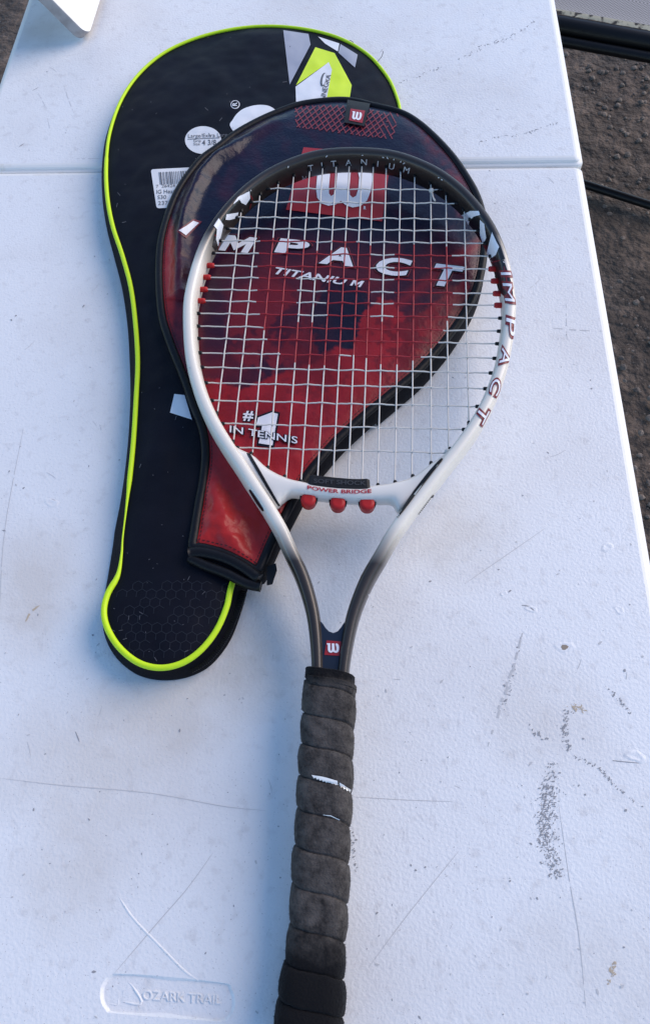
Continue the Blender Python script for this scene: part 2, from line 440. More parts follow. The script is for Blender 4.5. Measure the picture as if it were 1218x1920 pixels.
far = mesh_obj('tabletop_panel', far_V, far_F, [M_EDGE, M_TABLE], tb, smooth=False, fmats=[0] * ns2 + [1] * (len(far_F) - ns2))
for o_ in (near, far):
    bev = None
# plate recess
dep = .0016; n = len(stad); V = []
for k, (sc, z) in enumerate(((0, 0), (.0006, -.0003), (.0016, -.0012), (.0024, -dep))):
    for p in stad:
        d = (cc - p); d.z = 0; d.normalize(); V.append(Vector((p.x, p.y, z)) + d * sc)
Fc = [(k * n + i, k * n + (i + 1) % n, (k + 1) * n + (i + 1) % n, (k + 1) * n + i) for k in range(3) for i in range(n)]
Fc.append(tuple(3 * n + i for i in range(n)))
plate = mesh_obj('maker_plate', V, Fc, M_TABLE, near, smooth=True, pinv=MATS['folding_table'].inverted())
plate.data.polygons[len(Fc) - 1].use_smooth = False
near.matrix_parent_inverse = MATS['folding_table'].inverted()
plate.matrix_parent_inverse = ID4
def ridge(path_px, wid, h, z0=0.0):
    """raised rounded rib lying on the table"""
    pts = resample(catmull([P(u, v, z0) for u, v in path_px], 6), .002)
    V = []; Fc = []; N = len(pts); prof = [(-1, 0), (-.6, .7), (0, 1), (.6, .7), (1, 0)]
    for i, p in enumerate(pts):
        t = (pts[min(i + 1, N - 1)] - pts[max(i - 1, 0)]).normalized(); s = Vector((t.y, -t.x, 0))
        e = min(1, min(i, N - 1 - i) / 4 + .05)
        for a, b in prof: V.append(p + s * (a * wid * (.4 + .6 * e)) + Vector((0, 0, b * h * e)))
    for i in range(N - 1):
        for k in range(4): Fc.append((i * 5 + k, (i + 1) * 5 + k, (i + 1) * 5 + k + 1, i * 5 + k + 1))
    return V, Fc
V, Fc = join(ridge([(222, 1680), (250, 1722), (300, 1774), (345, 1820), (372, 1838)], .0008, .0004))
mesh_obj('moulded_rib', V, Fc, M_TABLE, near, pinv=ID4)
V, Fc = join(ridge([(205, 1882), (222, 1884), (221, 1872)], .0007, .0006, -dep), ridge([(228, 1878), (266, 1882), (249, 1850), (240, 1842)], .0008, .0007, -dep), ridge([(230, 1868), (232, 1858), (246, 1852)], .0007, .0006, -dep))
mesh_obj('moulded_mountain_mark', V, Fc, M_TABLE, near, pinv=ID4)
def relief_text(s, o, ax, ay, z0, h, bold=0.0):
    V2, F2 = text2d(s, bold); x0 = min(p[0] for p in V2)
    out = [P(o[0] + (x - x0) * ax[0] + y * ay[0], o[1] + (x - x0) * ax[1] + y * ay[1], z0) for x, y in V2]
    bm = bmesh.new(); vs = [bm.verts.new(p + Vector((0, 0, h))) for p in out]
    for f in F2:
        try: bm.faces.new([vs[i] for i in f])
        except ValueError: pass
    bmesh.ops.recalc_face_normals(bm, faces=bm.faces[:])
    be = [e for e in bm.edges if e.is_boundary]
    r = bmesh.ops.extrude_edge_only(bm, edges=be)
    for v in [q for q in r['geom'] if isinstance(q, bmesh.types.BMVert)]: v.co.z -= h * 1.2
    bm.verts.index_update()
    V = [v.co.copy() for v in bm.verts]; Fc = [tuple(v.index for v in f.verts) for f in bm.faces]; bm.free()
    Fc = [f if True else f for f in Fc]
    return V, Fc
tx = text2d('OZARK TRAIL'); tw = max(p[0] for p in tx[0]) - min(p[0] for p in tx[0])
V, Fc = relief_text('OZARK TRAIL', (268, 1874), (146 / tw, 9 / tw), (1, -25), -dep, .0007)
mesh_obj('moulded_lettering', V, Fc, M_TABLE, near, smooth=False, pinv=ID4)
# legs under the table
def leg_frame(y):
    pts = [(XL + .06, y, -.03), (XL + .03, y, GZ + .02), (XR - .03, y, GZ + .02), (XR - .06, y, -.03)]
    V, Fc = join(tube([pts[0], pts[1]], .0125, 12), tube([pts[3], pts[2]], .0125, 12), tube([Vector(pts[0]) + Vector((-.015, 0, -.3)), Vector(pts[3]) + Vector((.015, 0, -.3))], .010, 12))
    return mesh_obj('leg_frame', V, Fc, M_BLACKMETAL, tb)
leg_frame(YS - .66); leg_frame(YS + .62)
for y in (YS - .66, YS + .62):
    for x in (XL + .03, XR - .03):
        mesh_obj('rubber_foot', *tube([(x, y, GZ - .004), (x, y, GZ + .03)], .016, 12), M_RUBBER, tb)

# marks on the table top: specks, scuffs, scratches, dents
def tz(p): return 0.0 if p.y < YS else .0012 + .0022 * (p.x - XL) / (XR - XL)
class Marks:
    def __init__(s): s.V, s.F = [], []
    def speck(s, u, v, r, el=1.0, ang=None):
        p = P(u, v); z = tz(p) + random.uniform(.00008, .00030); k = random.randint(4, 6); a0 = random.uniform(0, 6.28) if ang is None else ang; o = len(s.V)
        for i in range(k):
            t = 2 * math.pi * i / k; q = r * random.uniform(.55, 1.2); x, y = q * el * math.cos(t), q * math.sin(t)
            s.V.append((p.x + x * math.cos(a0) - y * math.sin(a0), p.y + x * math.sin(a0) + y * math.cos(a0), z))
        s.F.append(tuple(range(o, o + k)))
    def line(s, pts, wid, gap=0.0, jit=.0):
        pp = resample(catmull([P(u, v) for u, v in pts], 6), .003); N = len(pp)
        for i in range(N - 1):
            if random.random() < gap: continue
            a, b = pp[i], pp[i + 1]; t = (b - a).normalized(); q = Vector((-t.y, t.x, 0))
            e0 = math.sin(math.pi * min(1, (i + .3) / N)) ** .4; e1 = math.sin(math.pi * min(1, (i + 1.0) / N)) ** .4 if i < N - 2 else .1
            j = q * random.uniform(-jit, jit); z = Vector((0, 0, random.uniform(.00008, .00025))); o = len(s.V)
            for p_, sg, e in ((a, -1, e0), (b, -1, e1), (b, 1, e1), (a, 1, e0)):
                s.V.append(p_ + j + q * (sg * wid * .5 * e) + z + Vector((0, 0, tz(p_))))
            s.F.append((o, o + 1, o + 2, o + 3))
    def band(s, pts, wpx, count, r):
        c = catmull([Vector((u, v, 0)) for u, v in pts], 20); N = len(c)
        for _ in range(count):
            i = min(N - 2, int((N - 1) * random.betavariate(1.7, 1.7))); d = (c[i + 1] - c[i]).normalized(); q = random.gauss(0, .5) * wpx
            e = .45 + .55 * math.sin(math.pi * (i + .5) / N) ** .5
            u, v = c[i].x - d.y * q * e, c[i].y + d.x * q * e
            s.speck(u, v, r * random.uniform(.4, 1.3), random.uniform(1, 2.6), random.gauss(.6, .6))
    def build(s, name, m):
        F2 = []
        for f in s.F:
            a, b, c = (Vector(s.V[i]) for i in f[:3]); F2.append(f if (b - a).cross(c - a).z > 0 else tuple(reversed(f)))
        return mesh_obj(name, s.V, F2, m, tb, smooth=False, kind='stuff')
A = Marks(); B = Marks(); C = Marks(); T = Marks()
A.band([(1034, 1430), (1030, 1480), (1024, 1550), (1036, 1610), (1042, 1650)], 20, 480, .0004)
A.band([(1024, 1470), (1018, 1530), (1014, 1590)], 14, 260, .0004)
A.band([(1062, 1330), (1058, 1370), (1066, 1412)], 9, 95, .00045)
A.band([(1075, 1418), (1120, 1440), (1160, 1480), (1205, 1515)], 3.5, 70, .00045)
A.band([(1140, 1290), (1160, 1315), (1185, 1340)], 4, 28, .0005)
A.band([(985, 1360), (1010, 1380), (1030, 1390)], 6, 22, .0005)
A.band([(895, 92), (950, 78), (1000, 45)], 3.0, 40, .0007)
A.band([(855, 118), (895, 98), (945, 72)], 3.0, 22, .0006)
A.band([(745, 160), (790, 145), (840, 125)], 3.0, 26, .0006)
A.band([(890, 275), (930, 262), (975, 257)], 2.2, 22, .0006)
A.band([(958, 262), (1000, 250), (1045, 235)], 2.5, 30, .0006)
A.band([(660, 1560), (664, 1600), (670, 1640)], 5, 22, .0005)
A.band([(940, 1330), (955, 1290), (975, 1190)], 5, 40, .0004)
for _ in range(330):
    u, v = random.uniform(0, 1218), random.uniform(10, 1910)
    A.speck(u, v, abs(random.gauss(0, .00028)) + .00012, random.uniform(1, 2.5)) if P(u, v).x < XR - .008 else None
for (u, v, r) in ((1170, 1257, .0011), (945, 1286, .0008), (1096, 1490, .0008), (1172, 1519, .0009), (1092, 1385, .0006), (18, 884, .001), (8, 995, .0012), (45, 915, .0008), (22, 600, .0012), (1106, 713, .0006), (1108, 729, .0008), (30, 592, .0009), (1168, 1776, .0008), (955, 1652, .0007)): A.speck(u, v, r, 1.5)
A.line([(977, 1135), (990, 1137), (1003, 1147)], .0009); A.line([(97, 936), (107, 940)], .0007); A.line([(1130, 1424), (1165, 1428), (1200, 1431)], .0006, .3)
A.line([(38, 277), (47, 271)], .0012); A.line([(142, 1372), (150, 1392)], .0008); A.line([(62, 172), (74, 166)], .0007)
A.line([(712, 103), (716, 98), (718, 95)], .0005)
B.line([(0, 1459), (120, 1473), (280, 1487), (420, 1512), (500, 1520)], .0005, .0); B.line([(215, 1825), (300, 1725), (352, 1665), (400, 1598)], .0005, .0)
B.line([(915, 1400), (935, 1330), (965, 1240), (980, 1180)], .0018, .25, .0008); B.line([(1046, 1505), (1065, 1640), (1085, 1760), (1098, 1900)], .0004, .02)
B.line([(870, 1095), (950, 1040), (1022, 990)], .0004, .02); B.line([(690, 1815), (760, 1720), (860, 1595)], .0004, .02); B.line([(0, 1150), (10, 990), (45, 800)], .0005, .02)
B.line([(1035, 615), (1080, 619), (1130, 621)], .0010, .35); B.line([(1060, 560), (1062, 640)], .0004, .4); B.line([(140, 300), (192, 300)], .0005, .2)
B.line([(662, 1494), (760, 1500), (850, 1503)], .0004, .08); B.line([(120, 160), (130, 190), (140, 215)], .0006, .3); B.line([(72, 175), (88, 205)], .0004, .08)
for _ in range(300):
    u, v = random.uniform(0, 1218), random.uniform(10, 1910)
    if P(u, v).x < XR - .008: B.speck(u, v, abs(random.gauss(0, .00034)) + .00012, random.uniform(1, 3))
for _ in range(46):
    u, v = random.uniform(0, 1200), random.uniform(20, 1900); a = random.uniform(0, 3.14); L_ = random.uniform(6, 34)
    if P(u + 34, v).x < XR - .01: B.line([(u, v), (u + L_ * math.cos(a) * .6, v + L_ * math.sin(a) * .6), (u + L_ * math.cos(a + .1), v + L_ * math.sin(a + .1))], .0004, .2)
T.line([(48, 1165), (60, 1145), (75, 1135)], .0018, .2, .0005); T.band([(1140, 1850), (1147, 1825), (1152, 1800)], 6, 26, .0006)
T.band([(1063, 1322), (1080, 1328), (1098, 1332)], 6, 26, .0006)
A.build('scuff_marks', M_SCUFF); B.build('scratch_marks', M_SCRATCH); T.build('tan_stains', M_TAN)
# dents: small pits with a raised burr
def dent(u, v, r, burr, m=None):
    p = P(u, v); V = []; Fc = []; n = 10
    for k, (rr, z) in enumerate(((1.7, 0), (1.25, burr), (.85, burr * .6), (.4, .00008))):
        for i in range(n):
            a = 2 * math.pi * i / n; q = r * rr * (1 + .25 * math.sin(2 * a + u) + .12 * math.sin(3 * a + v)); V.append((p.x + q * math.cos(a), p.y + q * .75 * math.sin(a), z))
    for k in range(3):
        for i in range(n): Fc.append((k * n + i, k * n + (i + 1) % n, (k + 1) * n + (i + 1) % n, (k + 1) * n + i))
    Fc.append(tuple(3 * n + i for i in range(n)))
    return mesh_obj('dent', V, Fc, m or M_TABLE, near, pinv=ID4)
for (u, v, r, b) in ((97, 943, .0036, .0004), (1057, 1213, .004, .0003), (1137, 1026, .0032, .0004), (943, 1113, .0016, .0003), (1160, 1144, .0026, .0003), (1190, 1418, .004, .0004), (995, 1142, .0026, .0003)): dent(u, v, r, b)
pit = Marks(); pit.speck(1058, 1213, .0018, 1.6, .1); pit.speck(1056, 1218, .0012, 2, 0); pit.build('gouge_marks', M_PIT)

# ------------------------------------------------------------------ white board leaning over the far left corner of the table
A0 = P(172, 84); e1 = Vector((.0258, .99967, 0)); Q0 = Vector((-.3612, .89964, .0512)); e2 = (Q0 - A0).normalized(); nb = e1.cross(e2).normalized()
if nb.z < 0: nb = -nb
th = .014; rc = .016; zoff = th * abs(nb.z) + .0012
out2 = []
Lb, Hb = .30, .24
for (cx_, cy_, s) in ((rc, rc, 2), (Lb - rc, rc, 3), (Lb - rc, Hb - rc, 0), (rc, Hb - rc, 1)):
    for k in range(9):
        t = (s + k / 8) * math.pi / 2; out2.append((cx_ + rc * math.cos(t), cy_ + rc * math.sin(t)))
base = A0 + Vector((0, 0, 0.0015))
Vb = []; n = len(out2)
for dz, ins in ((0, .0008), (-.0008, 0), (-th + .0008, 0), (-th, .0008)):
    for a, b in out2:
        a2 = min(max(a, ins), Lb - ins); b2 = min(max(b, ins), Hb - ins)
        Vb.append(base + e1 * a2 + e2 * b2 + nb * (dz))
mz = min(v.z for v in Vb); Vb = [v + Vector((0, 0, .0018 - mz)) for v in Vb]
Fb = [(k * n + i, (k + 1) * n + i, (k + 1) * n + (i + 1) % n, k * n + (i + 1) % n) for k in range(3) for i in range(n)]
Fb += [tuple(range(n)), tuple(3 * n + i for i in reversed(range(n)))]
bd = thing('white_board', 'white rounded-corner board with grey edge leaning at the table corner', 'board', A0)
bo = mesh_obj('face_panel', Vb, Fb, [M_BOARD, M_BOARDEDGE], bd, smooth=False, fmats=[1] * (3 * n) + [0, 0])
bm = bmesh.new(); bm.from_mesh(bo.data); bmesh.ops.recalc_face_normals(bm, faces=bm.faces[:]); bm.to_mesh(bo.data); bm.free()
V, Fc = tube([base + e1 * .2 + e2 * .22 - nb * (th + .002), Vector((base.x - .20, base.y + .2, .002))], .006, 10)
mesh_obj('prop_leg', V, Fc, M_BOARDEDGE, bd)

# ------------------------------------------------------------------ patio chair beyond the table
ch = thing('patio_chair', 'black metal patio chair with grey mesh sling seat on the dirt', 'chair', (.55, 1.5, GZ))
ra, rb = P(1040, 47, -.30), P(1218, 79, -.30); rd = (rb - ra); rd.z = 0; rd.normalize(); rn = Vector((-rd.y, rd.x, 0))
def along(s, d, z): return ra + rd * s + rn * d + Vector((0, 0, z))
mesh_obj('front_rail', *tube([along(s, 0, 0) for s in np.linspace(-.12, .48, 20)], .0165, 14), M_BLACKMETAL, ch)
mesh_obj('front_rail', *tube([along(s, -.023, -.012) for s in np.linspace(-.12, .48, 20)], .009, 12), M_BLACKMETAL, ch)
mesh_obj('back_rail', *tube([along(s, .50, .02) for s in np.linspace(-.12, .48, 8)], .0165, 14), M_BLACKMETAL, ch)
for s in (-.12, .48): mesh_obj('side_rail', *tube([along(s, d, .02 * d / .5) for d in np.linspace(0, .5, 8)], .0165, 14), M_BLACKMETAL, ch)
M_SLING = mat('grey_mesh_sling', (.33, .31, .295), .7)
n_ = M_SLING.node_tree.nodes; l_ = M_SLING.node_tree.links; tc_ = n_['Texture Coordinate']
mp = n_.new('ShaderNodeMapping'); mp.inputs['Rotation'].default_value = (0, 0, -math.atan2(rd.y, rd.x)); l_.new(tc_.outputs['Object'], mp.inputs[0])
cks = n_.new('ShaderNodeTexChecker'); cks.inputs['Scale'].default_value = 300; cks.inputs[1].default_value = (.36, .335, .32, 1); cks.inputs[2].default_value = (.17, .16, .155, 1)
l_.new(mp.outputs[0], cks.inputs[0]); l_.new(cks.outputs[0], n_['Principled BSDF'].inputs['Base Color'])
V = []; Fc = []; nx, ny = 30, 26
for j in range(ny):
    for i in range(nx):
        s = -.10 + .56 * i / (nx - 1); d = .014 + .475 * j / (ny - 1)
        V.append(along(s, d, .016 + .003 * math.exp(-((d - .014) / .01) ** 2) - .02 * math.sin(math.pi * (d - .014) / .475) * .6))
Fc = [(j * nx + i, j * nx + i + 1, (j + 1) * nx + i + 1, (j + 1) * nx + i) for j in range(ny - 1) for i in range(nx - 1)]
mesh_obj('sling_seat', V, Fc, M_SLING, ch)
M_CREAM = mat('flaking_cream_edge', (.50, .45, .32), .7, mott=(55, (.03, .025, .02), .50, .58), bump=(120, .5, .002))
V = []; Fc = []
N = 160
for i in range(N + 1):
    s = -.10 + .56 * i / N; wv = .0035 * (1 + .7 * fb(s * 30, 3.3)) + .003 * max(0, fb(s * 90, 8))
    V += [along(s, .014, .0195), along(s, .010, .0185), along(s, .009 - wv, .0165)]
    if i: Fc += [((i - 1) * 3 + k, (i - 1) * 3 + k + 1, i * 3 + k + 1, i * 3 + k) for k in (0, 1)]
Fc = [tuple(reversed(f)) for f in Fc]
mesh_obj('sling_hem', V, Fc, M_CREAM, ch)
qa, qb = P(1093, 345, GZ + .02), P(1218, 385, GZ + .02); qd = (qb - qa).normalized()
mesh_obj('ground_runner', *tube([qa + qd * t for t in np.linspace(-.25, .45, 20)], .0095, 12), M_BLACKMETAL, ch)
for t, s in ((-.25, -.12), (.45, .48)):
    mesh_obj('leg', *tube([qa + qd * t, along(s, .0, 0)], .0095, 12), M_BLACKMETAL, ch)
    mesh_obj('leg', *tube([along(s, .5, .02), along(s, .55, GZ + .30)], .0095, 12), M_BLACKMETAL, ch)

# ------------------------------------------------------------------ black padded racket bag
BZ = .021
pipe_px = [(437, 1090), (425, 1140), (405, 1185), (375, 1222), (340, 1245), (300, 1253), (260, 1243), (225, 1215), (203, 1180), (196, 1148), (203, 1115), (222, 1080), (229, 1040), (231, 1010), (237, 960), (244, 900), (251, 830), (256, 750), (259, 680), (255, 610), (246, 540), (230, 480), (212, 425), (202, 370), (200, 310), (207, 250), (228, 190), (262, 140), (310, 100), (370, 73), (440, 56), (510, 51), (580, 58), (640, 75), (690, 105), (725, 145), (742, 180), (750, 215), (752, 280), (742, 350), (715, 430), (670, 520), (610, 620), (560, 730), (520, 850), (480, 960)]
out_px = [(466, 1095), (450, 1150), (430, 1200), (398, 1242), (360, 1265), (312, 1274), (262, 1266), (222, 1238), (198, 1200), (191, 1160), (195, 1115), (202, 1070), (210, 1020), (214, 990), (224, 940), (233, 880), (240, 810), (243, 740), (242, 680), (238, 610), (228, 540), (213, 480), (199, 425), (191, 370), (190, 310), (199, 250), (224, 186), (261, 135), (310, 96), (370, 70), (440, 54), (510, 49), (580, 56), (641, 73), (692, 103), (727, 143), (745, 178), (754, 215), (757, 285), (750, 355), (725, 440), (684, 530), (625, 630), (577, 740), (540, 860), (505, 965)]
bag = thing('racket_bag', 'black padded racket bag with lime green piping and white labels, lying under the red cover', 'bag', (P(350, 700).x, P(350, 700).y, 0))
pl3 = catmull([P(u, v, BZ) for u, v in pipe_px], 8, True); ol3 = catmull([P(u, v, .004) for u, v in out_px], 8, True)
loop = resample(pl3, .004, True)
if sum(a.x * b.y - b.x * a.y for a, b in zip(loop, loop[1:] + loop[:1])) < 0: loop.reverse()
V2, F2, D2 = panel([(p.x, p.y) for p in loop], .004)
def bag_z(x, y, d):
    return BZ + .0055 * (1 - math.exp(-d / .022)) + (.0022 * fb(x * 14, y * 9, 2) + .0009 * fb(x * 40, y * 34, 5)) * min(1, d / .015)
BV = [Vector((x, y, bag_z(x, y, d))) for (x, y), d in zip(V2, D2)]
mesh_obj('top_panel', BV, F2, M_BAG, bag)
BAGB = bvh_of(BV, F2)
# gusset: piping line down to the outer seam and the underside
N = len(pl3); V = []
for k in range(5):
    t = k / 4
    for a, b in zip(pl3, ol3):
        q = a.lerp(b, math.sin(t * math.pi / 2) ** 1.0); q.z = BZ * (1 - t) ** 1.3 * 1.0 + .0012 * t - .0008 * (1 - t); V.append(q)
Fc = [(k * N + i, k * N + (i + 1) % N, (k + 1) * N + (i + 1) % N, (k + 1) * N + i) for k in range(4) for i in range(N)]
Fc.append(tuple(4 * N + i for i in range(N)))
gus = mesh_obj('side_gusset', V, Fc, M_BAGSIDE, bag)
bm = bmesh.new(); bm.from_mesh(gus.data); bmesh.ops.recalc_face_normals(bm, faces=bm.faces[:]); bm.to_mesh(gus.data); bm.free()
# piping: fat at the base and along the top, sinking into a fold on the neck
pr = []
for p in pl3:
    u, v = proj(p); r = .0026
    if 905 < v < 1085 and u < 300: r = .0026 - .0018 * math.sin(math.pi * (v - 905) / 180) ** .7
    if v > 1090: r = .0029
    if v < 300: r = .0021
    pr.append(r * .8)
pp = [p + Vector((0, 0, .0012)) for p in pl3]
mesh_obj('piping', *tube(pp, pr, 10, closed=True), M_LIME, bag)
# zip on the right side of the butt end
zp = resample(catmull([P(u, v, .010) for u, v in [(457, 1110), (443, 1150), (423, 1196), (392, 1236), (356, 1259)]], 8), .0016)
zparts = []
for i in range(len(zp) - 1):
    t = (zp[i + 1] - zp[i]).normalized(); s = Vector((t.y, -t.x, 0)) * .0022; c = zp[i]; q = t * .0005
    zparts.append(([c - s - q, c + s - q, c + s + q, c - s + q, c - s - q + Vector((0, 0, .0012)), c + s - q + Vector((0, 0, .0012)), c + s + q + Vector((0, 0, .0012)), c - s + q + Vector((0, 0, .0012))], boxm(0, 1, 0, 1, 0, 1)[1]))
mesh_obj('zip_teeth', *join(*zparts), M_BIND, bag, smooth=False, kind='stuff')
# prints and labels
decal('lime_print', [[(591, 89), (627, 100), (659, 160), (654, 192), (611, 192), (622, 131), (616, 117), (555, 160)]], BAGB, M_LIMEPRINT, bag)
decal('white_print', [[(616, 117), (622, 131), (611, 192), (555, 192), (554, 163)]], BAGB, M_WHITE, bag)
decal('grey_print', [[(531, 57), (578, 64), (582, 84), (543, 159)]], BAGB, M_GREY, bag)
decal('white_print', [[(596, 69), (636, 82), (633, 97), (609, 82)]], BAGB, M_WHITE, bag)
decal('grey_print', [[(638, 83), (670, 103), (665, 127), (634, 99)]], BAGB, M_GREY, bag)
text_decal('fibre_lettering', 'INNEGRA', (608, 192), (3.2, -13), (-13, -3.2), BAGB, M_INK, bag, off=.0006, fit=52, bold=.01)
decal('fibre_mark', [ell(606, 150, 5, 13, 20, .2)], BAGB, M_INK, bag, off=.0006)
decal('fibre_mark', [ell(607.5, 150, 3, 11, 20, .2)], BAGB, M_WHITE, bag, off=.0009)
lab = decal('size_label', [ell(381, 263, 34, 26)], BAGB, M_STICK, bag)
text_decal('size_lettering', 'Large/Extra Large', (353, 259), (10, -.3), (0, -10), BAGB, M_INK, bag, off=.0006, fit=78)
text_decal('size_lettering', 'Grip', (363, 267), (8, 0), (0, -7), BAGB, M_INK, bag, off=.0006)
text_decal('size_lettering', 'Size', (363, 273), (8, 0), (0, -7), BAGB, M_INK, bag, off=.0006)
text_decal('size_lettering', '4 3/8', (379, 273), (13, -.4), (0, -14), BAGB, M_INK, bag, off=.0006, bold=.01)
decal('label_rule', [[(352, 261.3), (412, 258.5), (412, 259.5), (352, 262.3)]], BAGB, M_INK, bag, off=.0006)
decal('head_print', [catmull([(433, 240, 0), (437, 224, 0), (447, 211, 0), (462, 202, 0), (487, 197, 0), (510, 202, 0), (530, 225, 0), (520, 260, 0), (470, 275, 0)], 5, True)], BAGB, M_WHITE, bag)
decal('registered_mark', [ell(441, 196.5, 8.5, 8)], BAGB, M_WHITE, bag)
decal('registered_mark', [ell(441, 196.5, 7, 6.5)], BAGB, M_BAG, bag, off=.0006)
text_decal('registered_mark', 'R', (444.5, 200), (-.5, -11), (-12, 0), BAGB, M_WHITE, bag, off=.0009, bold=.02)
def rquad(q, r, k=4):
    out = []
    for i in range(4):
        p, a, b = Vector(q[i]), Vector(q[i - 1]), Vector(q[(i + 1) % 4]); da, db = (a - p).normalized() * r, (b - p).normalized() * r
        for j in range(k + 1):
            t = j / k; out.append(tuple((p + da) * (1 - t) ** 2 + p * 2 * t * (1 - t) + (p + db) * t * t))
    return out
decal('barcode_sticker', [rquad([(283, 318), (362, 314), (366, 388), (294, 391)], 5)], BAGB, M_STICK, bag)
bars = []; x = 298.0
while x < 352:
    wd = random.choice((1, 1, 1.6, 2.4)); bars.append([(x, 323.5 - (x - 298) * .05), (x + wd, 323.5 - (x - 298) * .05), (x + wd + 2.5, 347 - (x - 298) * .05), (x + 2.5, 347 - (x - 298) * .05)]); x += wd + random.choice((1.1, 1.6, 2.2))
decal('barcode', bars, BAGB, M_INK, bag, off=.0006, res=12)
for s_, u, v, sz, ft in (('7  26424  237352', 293, 353, 8, 72), ('IG Heat', 294, 364, 10.5, 34), ('S30', 296, 374, 10, 16), ('23735', 297, 385, 10, 30)):
    text_decal('sticker_lettering', s_, (u, v), (sz, -.4), (0, -sz), BAGB, M_INK, bag, off=.0006, fit=ft)
decal('white_print', [[(327, 739), (346, 741), (360, 787), (319, 774)]], BAGB, M_WHITE, bag)
# embossed honeycomb near the butt end
hexes = []
c0 = P(345, 1165, BZ); R_ = .0043
for i in range(-16, 17):
    for j in range(-14, 15):
        hx = c0.x + R_ * 1.732 * (i + .5 * (j % 2)); hy = c0.y + R_ * 1.5 * j
        u, v = proj((hx, hy, BZ + .005))
        if not (225 < u < 425 and 1085 < v < 1228): continue
        if fb(hx * 60, hy * 60, 4) < -.30: continue
        for k in range(3):
            a0, a1 = math.pi / 6 + k * math.pi / 3, math.pi / 6 + (k + 1) * math.pi / 3
            p, q = Vector((hx + R_ * math.cos(a0), hy + R_ * math.sin(a0), 0)), Vector((hx + R_ * math.cos(a1), hy + R_ * math.sin(a1), 0))
            dd = (q - p).normalized(); nn = Vector((-dd.y, dd.x, 0)) * .00028; seg = []
            for z_ in (p - nn, q - nn, q + nn, p + nn):
                h = BAGB.ray_cast(Vector((z_.x, z_.y, .2)), Vector((0, 0, -1)))
                if h[0] is None: break
                seg.append(h[0] + Vector((0, 0, .00022)))
            if len(seg) == 4: hexes.append((seg, [(0, 1, 2, 3)]))
mesh_obj('honeycomb_emboss', *join(*hexes), M_HEX, bag, smooth=False, kind='stuff')
# lint on the fabric
random.seed(21); ln = []
for _ in range(150):
    u, v = random.uniform(205, 560), random.uniform(60, 1240); a = random.uniform(0, 3.1); L_ = random.choice((.8, 1, 1.4, 4)); wd = random.uniform(.35, .6)
    q = [(u - math.cos(a) * L_ + math.sin(a) * wd, v - math.sin(a) * L_ - math.cos(a) * wd), (u - math.cos(a) * L_ - math.sin(a) * wd, v - math.sin(a) * L_ + math.cos(a) * wd), (u + math.cos(a) * L_ - math.sin(a) * wd, v + math.sin(a) * L_ + math.cos(a) * wd), (u + math.cos(a) * L_ + math.sin(a) * wd, v + math.sin(a) * L_ - math.cos(a) * wd)]
    ln.append(q)
lo = decal('lint', ln, BAGB, mat('lint', (.10, .10, .11), .9), bag, off=.0004, res=20); lo['kind'] = 'stuff'
# loose threads
for pth in ([(718, 96), (715, 106), (706, 117)], [(650, 82), (655, 76), (662, 80), (660, 88)]):
    mesh_obj('loose_thread', *tube(resample(catmull([P(u, v, .008) for u, v in pth], 6), .001), .0003, 5), M_BAGSIDE, bag)

# ------------------------------------------------------------------ red and navy head cover
cov = thing('racket_cover', 'red and navy vinyl racket head cover with black binding, lying on the black bag', 'racket cover', (P(600, 500).x, P(600, 500).y, .03))
bind_px = [(620, 189), (661, 190), (700, 199), (748, 211), (782, 230), (816, 260), (847, 294), (872, 330), (892, 366), (904, 405), (908, 450), (903, 500), (893, 540), (876, 577), (848, 620), (818, 658), (783, 696), (750, 724), (716, 752), (691, 772), (660, 799), (629, 828), (602, 859), (581, 884), (562, 914), (537, 962), (514, 1005), (489, 1062), (480, 1070), (458, 1057), (420, 1038), (378, 1027), (362, 1026), (365, 1000), (373, 950), (382, 900), (386, 850), (380, 805), (362, 755), (342, 700), (322, 650), (306, 600), (300, 550), (299, 495), (303, 450), (316, 402), (332, 363), (352, 331), (379, 298), (409, 276), (439, 253), (477, 231), (516, 213), (561, 197)]
def cz_edge(u): return .0310 - .0085 * min(1, max(0, (u - 300) / 600))
bl3 = catmull([P(u, v, cz_edge(u)) for u, v in bind_px], 8, True)
loop = resample(bl3, .003, True)
if sum(a.x * b.y - b.x * a.y for a, b in zip(loop, loop[1:] + loop[:1])) < 0: loop.reverse()
V2, F2, D2 = panel([(p.x, p.y) for p in loop], .0021)
NAVY, PURP, DRED, RED, BRED = (np.array(c) for c in ((.0050, .0055, .020), (.036, .007, .022), (.125, .009, .016), (.28, .013, .019), (.46, .024, .020)))
shirt = [(300, 715), (395, 707), (450, 730), (492, 715), (530, 692), (587, 683), (624, 656), (666, 651), (680, 593), (705, 548), (740, 560), (765, 610), (800, 565), (880, 510), (880, 580), (850, 660), (700, 810), (590, 1000), (520, 1110), (330, 1070), (380, 850), (330, 720)]
def clampz(x): return min(1, max(0, x))
def ed(u, v, poly):
    d = 1e9
    for i in range(len(poly)):
        a, b = poly[i - 1], poly[i]; ax_, ay_ = b[0] - a[0], b[1] - a[1]; t = clampz(((u - a[0]) * ax_ + (v - a[1]) * ay_) / (ax_ * ax_ + ay_ * ay_ + 1e-9))
        d = min(d, math.hypot(u - a[0] - t * ax_, v - a[1] - t * ay_))
    return d if inpoly(u, v, poly) else -d
